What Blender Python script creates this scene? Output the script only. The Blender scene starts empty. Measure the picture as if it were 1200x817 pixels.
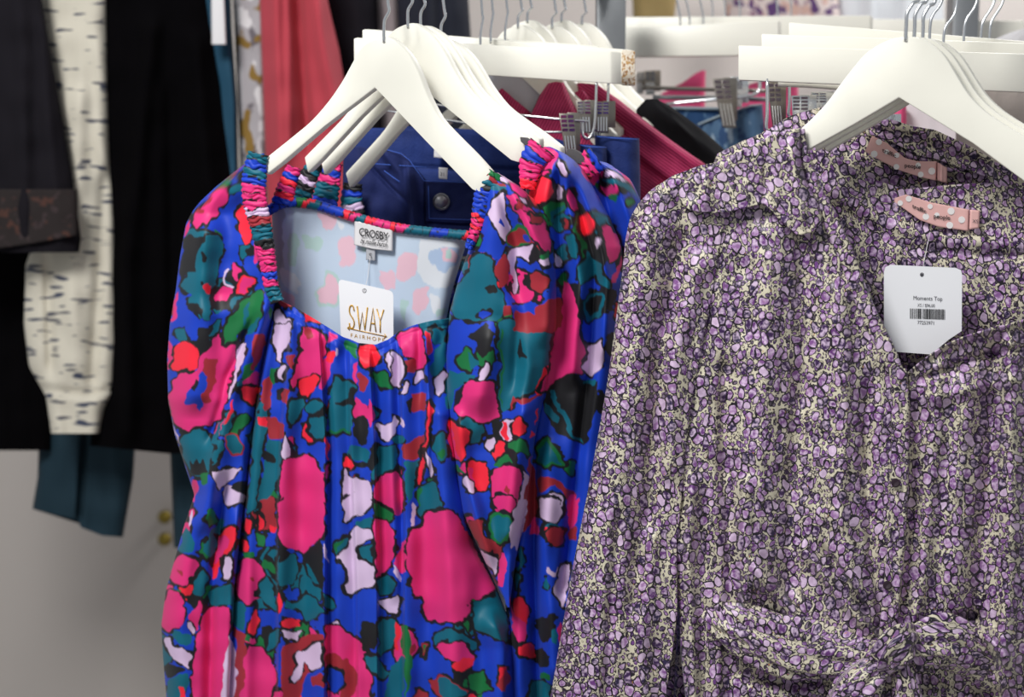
import bpy, bmesh, math, random
import numpy as np
from mathutils import Vector, Matrix, Euler

C = bpy.context.scene.collection
# ------------------------------------------------------------------ camera, world, lights, exposure
F = 1667.0
CAMZ = 1.62
PITCH = math.radians(7.0)
cam = bpy.data.objects.new('camera', bpy.data.cameras.new('camera'))
C.objects.link(cam); bpy.context.scene.camera = cam
cam.location = (0, 0, CAMZ); cam.rotation_euler = (math.pi / 2 - PITCH, 0, 0)
cam.data.sensor_width = 36; cam.data.lens = 36 * F / 1200
cam.data.clip_start = .05
cam.data.dof.use_dof = True; cam.data.dof.focus_distance = 1.84; cam.data.dof.aperture_fstop = 3.3
w = bpy.data.worlds.new('shop'); bpy.context.scene.world = w; w.use_nodes = True
bg = w.node_tree.nodes['Background']; bg.inputs[0].default_value = (.93, .96, 1, 1); bg.inputs[1].default_value = .34


def area(name, loc, target, size, power, col=(1, 1, 1)):
    l = bpy.data.lights.new(name, 'AREA'); l.size = size; l.energy = power; l.color = col
    o = bpy.data.objects.new(name, l); C.objects.link(o); o.location = loc
    o.rotation_euler = (Vector(target) - Vector(loc)).to_track_quat('-Z', 'Y').to_euler()
    return o


area('ceiling_panel_light', (-1.1, .3, 3.3), (0, 2.0, 1.3), 0.8, 76, (1, .99, .97))
area('rear_wall_fill', (1.5, 3.5, 3.4), (1.0, 3.9, 1.9), 1.0, 42, (1, .98, .97))  # added fill with no visible fixture, lifts the back wall at upper right
vs = bpy.context.scene.view_settings
vs.view_transform = 'Standard'; vs.look = 'None'; vs.exposure = 0.06; vs.gamma = 1; vs.use_curve_mapping = False


# ------------------------------------------------------------------ helpers
def P(x, y, d):
    x = np.asarray(x, float); y = np.asarray(y, float); d = np.asarray(d, float)
    x, y, d = np.broadcast_arrays(x, y, d)
    u = -(y - 408.5) / F; c, s = math.cos(PITCH), math.sin(PITCH); Y = c + s * u
    return np.stack([(x - 600) / F * d / Y, d, CAMZ + (c * u - s) / Y * d], -1)


def row_of(z, d):
    """picture row of height z at distance d"""
    e = (z - CAMZ) / d; c, s = math.cos(PITCH), math.sin(PITCH)
    return 408.5 - F * (s + e * c) / (c - e * s)


def plane(a, hx, d0):
    """distance function of a vertical plane turned by a degrees about the hook at column hx, distance d0"""
    t = math.tan(math.radians(a)); X0 = (hx - 600) / F * d0
    return lambda x: (d0 + t * X0) / (1 + t * (np.asarray(x, float) - 600) / F)


def curve(pts, axis=1, blur=14):
    """smooth function through points; axis=1: x as function of y, axis=0: y as function of x"""
    p = np.array(pts, float); p = p[np.argsort(p[:, axis])]
    k = p[:, axis]; v = p[:, 1 - axis]
    g = np.arange(k[0] - 60, k[-1] + 61, 1.0); r = np.interp(g, k, v)
    n = int(blur) | 1
    if n > 1:
        pad = np.pad(r, n // 2, mode='edge'); r = np.convolve(pad, np.hanning(n + 2)[1:-1] / np.hanning(n + 2)[1:-1].sum(), 'valid')
    return lambda q: np.interp(q, g, r)


def setp(o, label=None, cat=None, group=None, kind=None):
    if label: o['label'] = label
    if cat: o['category'] = cat
    if group: o['group'] = group
    if kind: o['kind'] = kind
    return o


def root(name, loc, label, cat, group=None, rot=(0, 0, 0)):
    o = bpy.data.objects.new(name, None); C.objects.link(o); o.empty_display_size = .05
    o.location = loc; o.rotation_euler = rot
    return setp(o, label, cat, group)


def finish(name, me, mat, parent, smooth=True, sharp=None):
    """link mesh given in world coordinates under its parent chain"""
    o = bpy.data.objects.new(name, me); C.objects.link(o)
    if mat: me.materials.append(mat)
    if smooth:
        me.polygons.foreach_set('use_smooth', np.ones(len(me.polygons), bool))
        if sharp: me.set_sharp_from_angle(angle=math.radians(sharp))
    if parent is not None:
        M = Matrix.Identity(4); p = parent
        while p is not None:
            M = Matrix.LocRotScale(p.location, p.rotation_euler, p.scale) @ M; p = p.parent
        me.transform(M.inverted()); o.parent = parent
    else:
        n = len(me.vertices); co = np.empty(n * 3); me.vertices.foreach_get('co', co); co = co.reshape(-1, 3)
        c = Vector(((co[:, 0].min() + co[:, 0].max()) / 2, (co[:, 1].min() + co[:, 1].max()) / 2, co[:, 2].min()))
        me.transform(Matrix.Translation(-c)); o.location = c
    return o


def mesh_quads(name, co, quads, uv=None, col=None):
    me = bpy.data.meshes.new(name)
    co = np.ascontiguousarray(co, np.float32).reshape(-1, 3); quads = np.ascontiguousarray(quads, np.int32).reshape(-1, 4)
    me.vertices.add(len(co)); me.vertices.foreach_set('co', co.ravel())
    me.loops.add(quads.size); me.loops.foreach_set('vertex_index', quads.ravel())
    me.polygons.add(len(quads)); me.polygons.foreach_set('loop_start', np.arange(0, quads.size, 4, dtype=np.int32))
    me.polygons.foreach_set('loop_total', np.full(len(quads), 4, np.int32))
    if uv is not None:
        l = me.uv_layers.new(name='UVMap'); l.data.foreach_set('uv', np.ascontiguousarray(uv.reshape(-1, 2)[quads.ravel()], np.float32).ravel())
    if col is not None:
        a = me.color_attributes.new('print', 'FLOAT_COLOR', 'POINT')
        c4 = np.ones((len(co), 4), np.float32); c4[:, :3] = col.reshape(-1, 3); a.data.foreach_set('color', c4.ravel())
    me.update(); me.validate()
    return me


def gridq(nu, nv, wrap=False):
    i = np.arange((nu if wrap else nu - 1)); j = np.arange(nv - 1)
    I, J = np.meshgrid(i, j); I2 = (I + 1) % nu
    return np.stack([J * nu + I, (J + 1) * nu + I, (J + 1) * nu + I2, J * nu + I2], -1).reshape(-1, 4)


RS = np.random.RandomState(11)


def wobble(x, y, cell, amp, seed=0):
    rs = np.random.RandomState(seed + 100); r = 0
    for k in range(7):
        a = rs.uniform(0, 6.28); f = 6.28 / cell * rs.uniform(.6, 1.6); ph = rs.uniform(0, 6.28)
        r = r + np.sin(x * f * math.cos(a) + y * f * math.sin(a) + ph)
    return r * amp / 3.5


def folds(x, y, lst):
    """each fold: (points, width_left, width_right, height in mm) a rounded ridge (+) or groove (-) along a line"""
    r = np.zeros(np.broadcast(x, y).shape)
    for pts, wl, wr, amp in lst:
        p = np.array(pts, float); horiz = abs(p[-1, 0] - p[0, 0]) > abs(p[-1, 1] - p[0, 1])
        ax = 0 if horiz else 1
        c = curve(pts, axis=ax, blur=15)
        k, v = (x, y) if horiz else (y, x)
        s = v - c(k); lo, hi = p[:, ax].min(), p[:, ax].max()
        e = np.clip((k - lo + 12) / 30, 0, 1) * np.clip((hi + 12 - k) / 30, 0, 1); e = e * e * (3 - 2 * e)
        r = r + amp * .0023 * e * np.where(s < 0, np.exp(-(s / wl) ** 2), np.exp(-(s / wr) ** 2))
    return r


def cloth(name, parent, mat, L, R, top, bot, base, nx, ny, bulge=.03, el=.2, er=.2, fold=None, tube=0, sheet=None, uvs=(1, 1, 0, 0, 0), wob=(40, 1.0), blur=14, power=2.0):
    """cloth surface between side lines L and R (points), top line and bottom; base(x)=distance; bulge: how far the sides fall back"""
    Lf, Rf = curve(L, blur=blur), curve(R, blur=blur)
    Tf = curve(top, axis=0, blur=max(blur // 2, 3)) if isinstance(top, list) else (lambda q: np.full(np.shape(q), float(top)))
    Bf = curve(bot, axis=0, blur=max(blur // 2, 3)) if isinstance(bot, list) else (lambda q: np.full(np.shape(q), float(bot)))
    u = np.linspace(0, 1, nx)[None, :]; v = np.linspace(0, 1, ny)[:, None]
    x = np.zeros((ny, nx)) + (L[0][0] * (1 - u) + R[0][0] * u); y = np.zeros((ny, nx))
    for _ in range(25):
        t, b = Tf(x), Bf(x); y = t + (b - t) * v
        x = .5 * x + .5 * (Lf(y) * (1 - u) + Rf(y) * u)
    wl = np.clip(1 - u / el, 0, 1) if el else 0; wr = np.clip(1 - (1 - u) / er, 0, 1) if er else 0
    drop = bulge * ((1 - np.sqrt(np.clip(1 - (wl * .995) ** power, 0, 1))) + (1 - np.sqrt(np.clip(1 - (wr * .995) ** power, 0, 1))))
    d = base(x) + drop
    h = wobble(x, y, wob[0], wob[1] * .001, seed=len(name) + nx) + wobble(x * 2.2, y * .5, wob[0], wob[1] * .0008, seed=nx)
    if fold is not None: h = h + (fold(x, y) if callable(fold) else folds(x, y, fold))
    fade = np.clip(np.minimum(u, 1 - u) / .02, 0.3, 1)
    d = d - h * fade
    co = P(x, y, d)
    su, sv, ang, ou, ov = uvs
    ux, uy = x / 100 * su, y / 100 * sv; ca, sa = math.cos(ang), math.sin(ang)
    uv = np.stack([ux * ca - uy * sa + ou, ux * sa + uy * ca + ov], -1)
    col = None
    if sheet is not None:
        ix = np.clip(((x - CX0) * CS), 0, CW - 1.001); iy = np.clip(((y - CY0) * CS), 0, CH - 1.001)
        x0 = ix.astype(int); y0 = iy.astype(int); fx = (ix - x0)[..., None]; fy = (iy - y0)[..., None]
        col = (sheet[y0, x0] * (1 - fx) + sheet[y0, x0 + 1] * fx) * (1 - fy) + (sheet[y0 + 1, x0] * (1 - fx) + sheet[y0 + 1, x0 + 1] * fx) * fy
    if tube:
        nb = 14; w_ = np.linspace(0, 1, nb + 2)[1:-1][None, :]
        xb = x[:, -1:] * (1 - w_) + x[:, :1] * w_; db = d[:, -1:] * (1 - w_) + d[:, :1] * w_ + tube * np.sin(math.pi * w_) ** .6
        yb = y[:, -1:] * (1 - w_) + y[:, :1] * w_
        # keep the back inside the silhouette
        cb = P(xb, yb, db)
        co = np.concatenate([co, cb], 1); ubk = np.stack([uv[:, -1:, 0] + (w_) * 2, uv[:, -1:, 1] + 0 * w_], -1)
        uv = np.concatenate([uv, ubk], 1)
        if col is not None:
            idx = np.linspace(nx - 1, 0, nb + 2)[1:-1].astype(int); col = np.concatenate([col, col[:, idx]], 1)
        q = gridq(nx + nb, ny, True)
    else:
        q = gridq(nx, ny)
    me = mesh_quads(name, co, q, uv, col)
    o = finish(name, me, mat, parent)
    if not tube:
        m = o.modifiers.new('thick', 'SOLIDIFY'); m.thickness = .0016; m.offset = -1
    return o


def tube_mesh(name, pts, r, seg=10, caps=True):
    pts = [Vector(p) for p in pts]; n = len(pts)
    rr = r if hasattr(r, '__len__') else [r] * n
    co = []; up = None
    for i in range(n):
        t = (pts[min(i + 1, n - 1)] - pts[max(i - 1, 0)]).normalized()
        if up is None: up = t.orthogonal().normalized()
        up = (up - t * up.dot(t)).normalized(); s = t.cross(up)
        for k in range(seg):
            a = 2 * math.pi * k / seg; co.append(pts[i] + (up * math.cos(a) + s * math.sin(a)) * rr[i])
    fs = [(i * seg + k, i * seg + (k + 1) % seg, (i + 1) * seg + (k + 1) % seg, (i + 1) * seg + k) for i in range(n - 1) for k in range(seg)]
    if caps: fs += [tuple(range(seg))[::-1], tuple(range((n - 1) * seg, n * seg))]
    me = bpy.data.meshes.new(name); me.from_pydata(co, [], fs); me.update()
    return me


def smooth_path(pts, n=8):
    p = [np.array(q, float) for q in pts]; p = [2 * p[0] - p[1]] + p + [2 * p[-1] - p[-2]]; out = []
    for i in range(1, len(p) - 2):
        for k in range(n):
            t = k / n
            out.append(.5 * ((2 * p[i]) + (-p[i - 1] + p[i + 1]) * t + (2 * p[i - 1] - 5 * p[i] + 4 * p[i + 1] - p[i + 2]) * t * t + (-p[i - 1] + 3 * p[i] - 3 * p[i + 1] + p[i + 2]) * t ** 3))
    out.append(p[-2]); return out


def prism(name, pts, ext, bevel=.0015, segs=2):
    """closed outline of world points pushed back along ext"""
    bm = bmesh.new(); vs_ = [bm.verts.new(p) for p in pts]; f = bm.faces.new(vs_)
    r = bmesh.ops.extrude_face_region(bm, geom=[f])
    for v in r['geom']:
        if isinstance(v, bmesh.types.BMVert): v.co += Vector(ext)
    bmesh.ops.recalc_face_normals(bm, faces=bm.faces)
    if bevel:
        ed = [e for e in bm.edges if len(e.link_faces) == 2 and e.calc_face_angle() > .6]
        bmesh.ops.bevel(bm, geom=ed, offset=bevel, segments=segs, profile=.5, affect='EDGES', clamp_overlap=True)
    bmesh.ops.triangulate(bm, faces=[f for f in bm.faces if len(f.verts) > 4])
    me = bpy.data.meshes.new(name); bm.to_mesh(me); bm.free(); return me


def px_prism(name, outline, dfn, ext, parent, mat, bevel=.0015, sharp=35):
    o = np.array(outline, float)
    return finish(name, prism(name, [Vector(p) for p in P(o[:, 0], o[:, 1], dfn(o[:, 0]) if callable(dfn) else dfn)], ext, bevel), mat, parent, True, sharp)


def text_mesh(name, body, origin, right, down, size, parent, mat, dfn, lift=.0006, shear=0, bold=0, spacing=1.0):
    """flat lettering; origin/right/down in picture units on the carrier's own surface"""
    cu = bpy.data.curves.new(name, 'FONT'); cu.body = body; cu.size = 1; cu.shear = shear; cu.space_character = spacing; cu.offset = bold; cu.resolution_u = 3
    ob = bpy.data.objects.new(name, cu); C.objects.link(ob); dg = bpy.context.evaluated_depsgraph_get()
    me = bpy.data.meshes.new_from_object(ob.evaluated_get(dg)); bpy.data.objects.remove(ob)
    n = len(me.vertices); co = np.empty(n * 3, np.float32); me.vertices.foreach_get('co', co); co = co.reshape(-1, 3)
    x = origin[0] + co[:, 0] * size * right[0] - co[:, 1] * size * down[0]
    y = origin[1] + co[:, 0] * size * right[1] - co[:, 1] * size * down[1]
    d = (dfn(x) if callable(dfn) else np.full(n, float(dfn))) - lift
    me.vertices.foreach_set('co', P(x, y, d).astype(np.float32).ravel()); me.materials.clear(); me.update()
    return finish(name, me, mat, parent, False)


# ------------------------------------------------------------------ materials
def mat(name, col, rough=.6, metal=0, bump=0, bscale=400, spec=.5, sheen=0, vary=0, vscale=8, alpha=None):
    m = bpy.data.materials.new(name); m.use_nodes = True; nt = m.node_tree; b = nt.nodes['Principled BSDF']
    c = lin(col); b.inputs['Base Color'].default_value = (*c, 1); b.inputs['Roughness'].default_value = rough
    b.inputs['Metallic'].default_value = metal; b.inputs['Specular IOR Level'].default_value = spec; b.inputs['Sheen Weight'].default_value = sheen
    tc = nt.nodes.new('ShaderNodeTexCoord')
    if bump:
        n = nt.nodes.new('ShaderNodeTexNoise'); n.inputs['Scale'].default_value = bscale; n.inputs['Detail'].default_value = 3
        bp = nt.nodes.new('ShaderNodeBump'); bp.inputs['Strength'].default_value = bump; bp.inputs['Distance'].default_value = .001
        nt.links.new(tc.outputs['Object'], n.inputs['Vector']); nt.links.new(n.outputs['Fac'], bp.inputs['Height']); nt.links.new(bp.outputs['Normal'], b.inputs['Normal'])
    if vary:
        n = nt.nodes.new('ShaderNodeTexNoise'); n.inputs['Scale'].default_value = vscale; n.inputs['Detail'].default_value = 5
        r = nt.nodes.new('ShaderNodeMix'); r.data_type = 'RGBA'
        r.inputs[6].default_value = (*(c * (1 - vary)), 1); r.inputs[7].default_value = (*np.minimum(c * (1 + vary), 1), 1)
        nt.links.new(tc.outputs['Object'], n.inputs['Vector']); nt.links.new(n.outputs['Fac'], r.inputs[0]); nt.links.new(r.outputs[2], b.inputs['Base Color'])
    return m


def node(nt, t, **k):
    n = nt.nodes.new(t)
    for a, v in k.items(): setattr(n, a, v)
    return n


def math_(nt, op, a, b=None, c=None):
    n = node(nt, 'ShaderNodeMath', operation=op)
    for i, v in enumerate((a, b, c)):
        if v is None: continue
        if isinstance(v, (int, float)): n.inputs[i].default_value = v
        else: nt.links.new(v, n.inputs[i])
    return n.outputs[0]


def mixc(nt, fac, a, b):
    n = node(nt, 'ShaderNodeMix', data_type='RGBA')
    for i, v in ((0, fac), (6, a), (7, b)):
        if isinstance(v, (int, float)): n.inputs[i].default_value = v
        elif isinstance(v, tuple): n.inputs[i].default_value = v
        else: nt.links.new(v, n.inputs[i])
    return n.outputs[2]


def L4(c): return (*lin(c), 1.0)


def print_mat():
    m = bpy.data.materials.new('floral_print'); m.use_nodes = True; nt = m.node_tree; b = nt.nodes['Principled BSDF']
    a = node(nt, 'ShaderNodeAttribute', attribute_name='print'); nt.links.new(a.outputs['Color'], b.inputs['Base Color'])
    b.inputs['Roughness'].default_value = .55; b.inputs['Specular IOR Level'].default_value = .35; b.inputs['Sheen Weight'].default_value = .04
    return m


def pebble_mat(name='pebble_print', dim=1.0):
    m = bpy.data.materials.new(name); m.use_nodes = True; nt = m.node_tree; b = nt.nodes['Principled BSDF']
    uv = node(nt, 'ShaderNodeTexCoord').outputs['UV']
    nz = node(nt, 'ShaderNodeTexNoise'); nz.inputs['Scale'].default_value = 5; nz.inputs['Detail'].default_value = 2; nt.links.new(uv, nz.inputs['Vector'])
    v = node(nt, 'ShaderNodeVectorMath', operation='MULTIPLY_ADD'); nt.links.new(nz.outputs['Color'], v.inputs[0]); v.inputs[1].default_value = (.13, .13, 0); nt.links.new(uv, v.inputs[2])
    mp = node(nt, 'ShaderNodeMapping'); mp.inputs['Scale'].default_value = (1.2, .86, 1); nt.links.new(v.outputs[0], mp.inputs['Vector'])
    co = mp.outputs[0]
    cream = L4((212, 205, 182)); black = L4((30, 24, 34))
    shade = node(nt, 'ShaderNodeTexNoise'); shade.inputs['Scale'].default_value = 19; shade.inputs['Detail'].default_value = 2; nt.links.new(uv, shade.inputs['Vector'])
    out = cream

    def layer(below, scale, rmin, rmax, keep, ring, off, cols, inner):
        mo = node(nt, 'ShaderNodeMapping'); mo.inputs['Location'].default_value = (off, off * 1.7, 0); nt.links.new(co, mo.inputs['Vector'])
        vo = node(nt, 'ShaderNodeTexVoronoi', voronoi_dimensions='2D'); vo.inputs['Scale'].default_value = scale; vo.inputs['Randomness'].default_value = .85; nt.links.new(mo.outputs[0], vo.inputs['Vector'])
        ed = node(nt, 'ShaderNodeTexVoronoi', voronoi_dimensions='2D', feature='DISTANCE_TO_EDGE'); ed.inputs['Scale'].default_value = scale; ed.inputs['Randomness'].default_value = .85; nt.links.new(mo.outputs[0], ed.inputs['Vector'])
        sp = node(nt, 'ShaderNodeSeparateColor'); nt.links.new(vo.outputs['Color'], sp.inputs[0])
        rad = math_(nt, 'MULTIPLY_ADD', sp.outputs[0], rmax - rmin, rmin)
        # distance outside the stone; squashed by the cell's own edge so stones are rounded polygons
        s1 = math_(nt, 'SUBTRACT', vo.outputs['Distance'], rad)
        s2 = math_(nt, 'SUBTRACT', .10, ed.outputs['Distance'])
        s = math_(nt, 'MAXIMUM', s1, s2)
        live = math_(nt, 'LESS_THAN', sp.outputs[1], keep)
        fill = math_(nt, 'MULTIPLY', math_(nt, 'LESS_THAN', s, 0.0), live)
        wv = math_(nt, 'MULTIPLY_ADD', shade.outputs['Fac'], ring * 2.2, -ring * .35)
        line = math_(nt, 'MULTIPLY', math_(nt, 'LESS_THAN', s, wv), live)
        cr = node(nt, 'ShaderNodeValToRGB'); cr.color_ramp.interpolation = 'CONSTANT'; e = cr.color_ramp.elements
        e[0].position = 0; e[0].color = L4(cols[0]); e[1].position = cols[1][0]; e[1].color = L4(cols[1][1])
        for p_, c_ in cols[2:]:
            q = e.new(p_); q.color = L4(c_)
        nt.links.new(sp.outputs[2], cr.inputs[0])
        # watercolour inside: darker core on some, pale bloom on others
        t = math_(nt, 'MULTIPLY', node_clamp(nt, math_(nt, 'MULTIPLY_ADD', shade.outputs['Fac'], 5.0, -2.1)), inner)
        fillc = mixc(nt, t, cr.outputs[0], L4((222, 198, 226)))
        a_ = mixc(nt, line, below, black)
        return mixc(nt, fill, a_, fillc)
    out = layer(out, 27, .12, .34, .75, .17, 6.3, [(34, 28, 36), (.3, (150, 116, 160)), (.5, (206, 198, 170)), (.7, (40, 30, 44)), (.85, (90, 60, 110)), (.95, (206, 198, 170))], .2)
    out = layer(out, 15.5, .20, .43, .84, .17, 3.1, [(176, 138, 186), (.20, (206, 198, 170)), (.36, (28, 22, 32)), (.52, (108, 62, 130)), (.72, (56, 30, 76)), (.88, (140, 96, 156))], .35)
    out = layer(out, 8.3, .30, .52, .78, .15, 0, [(158, 116, 168), (.20, (104, 56, 122)), (.42, (130, 84, 144)), (.60, (60, 32, 82)), (.80, (198, 172, 202)), (.9, (44, 34, 70))], .85)
    # gold thread flecks
    g = node(nt, 'ShaderNodeTexNoise'); g.inputs['Scale'].default_value = 60; gm = node(nt, 'ShaderNodeMapping'); gm.inputs['Scale'].default_value = (1, .25, 1)
    nt.links.new(uv, gm.inputs['Vector']); nt.links.new(gm.outputs[0], g.inputs['Vector'])
    gl = math_(nt, 'GREATER_THAN', g.outputs['Fac'], .73)
    out = mixc(nt, gl, out, L4((214, 150, 70)))
    nt.links.new(out, b.inputs['Base Color'])
    b.inputs['Roughness'].default_value = .42; b.inputs['Specular IOR Level'].default_value = .45; b.inputs['Sheen Weight'].default_value = .08
    bp = node(nt, 'ShaderNodeBump'); bp.inputs['Strength'].default_value = .35; bp.inputs['Distance'].default_value = .001
    fn = node(nt, 'ShaderNodeTexNoise'); fn.inputs['Scale'].default_value = 9; fn.inputs['Detail'].default_value = 6; nt.links.new(uv, fn.inputs['Vector'])
    nt.links.new(fn.outputs['Fac'], bp.inputs['Height']); nt.links.new(bp.outputs['Normal'], b.inputs['Normal'])
    return m


def stripes_mat(name, c1, c2, scale, ang, rough=.8, bump=.6, soft=True):
    """fine parallel ribs along UV"""
    m = bpy.data.materials.new(name); m.use_nodes = True; nt = m.node_tree; b = nt.nodes['Principled BSDF']
    uv = node(nt, 'ShaderNodeTexCoord').outputs['UV']
    mp = node(nt, 'ShaderNodeMapping'); mp.inputs['Rotation'].default_value = (0, 0, ang); nt.links.new(uv, mp.inputs['Vector'])
    wv = node(nt, 'ShaderNodeTexWave'); wv.inputs['Scale'].default_value = scale; wv.inputs['Distortion'].default_value = .4; wv.inputs['Detail'].default_value = 1; nt.links.new(mp.outputs[0], wv.inputs['Vector'])
    nt.links.new(mixc(nt, wv.outputs['Fac'], L4(c1), L4(c2)), b.inputs['Base Color']); b.inputs['Roughness'].default_value = rough
    bp = node(nt, 'ShaderNodeBump'); bp.inputs['Strength'].default_value = bump; bp.inputs['Distance'].default_value = .001
    nt.links.new(wv.outputs['Fac'], bp.inputs['Height']); nt.links.new(bp.outputs['Normal'], b.inputs['Normal'])
    return m


def blotch_mat(name, base, spots, scale=(3, 3), thr=.62, rough=.9, detail=2, co='UV'):
    """base colour with noise shaped patches: spots = list of (colour, seed offset)"""
    m = bpy.data.materials.new(name); m.use_nodes = True; nt = m.node_tree; b = nt.nodes['Principled BSDF']
    uv = node(nt, 'ShaderNodeTexCoord').outputs[co]; out = L4(base)
    for c, off in spots:
        mp = node(nt, 'ShaderNodeMapping'); mp.inputs['Scale'].default_value = (scale[0], scale[1], scale[1]); mp.inputs['Location'].default_value = (off, off, 0); nt.links.new(uv, mp.inputs['Vector'])
        n = node(nt, 'ShaderNodeTexNoise'); n.inputs['Scale'].default_value = 1; n.inputs['Detail'].default_value = detail; nt.links.new(mp.outputs[0], n.inputs['Vector'])
        f = math_(nt, 'MULTIPLY', math_(nt, 'SUBTRACT', n.outputs['Fac'], thr), 25); f = node_clamp(nt, f)
        out = mixc(nt, f, out, L4(c))
    nt.links.new(out, b.inputs['Base Color']); b.inputs['Roughness'].default_value = rough
    return m


def node_clamp(nt, v):
    n = node(nt, 'ShaderNodeClamp'); nt.links.new(v, n.inputs[0]); return n.outputs[0]


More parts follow.
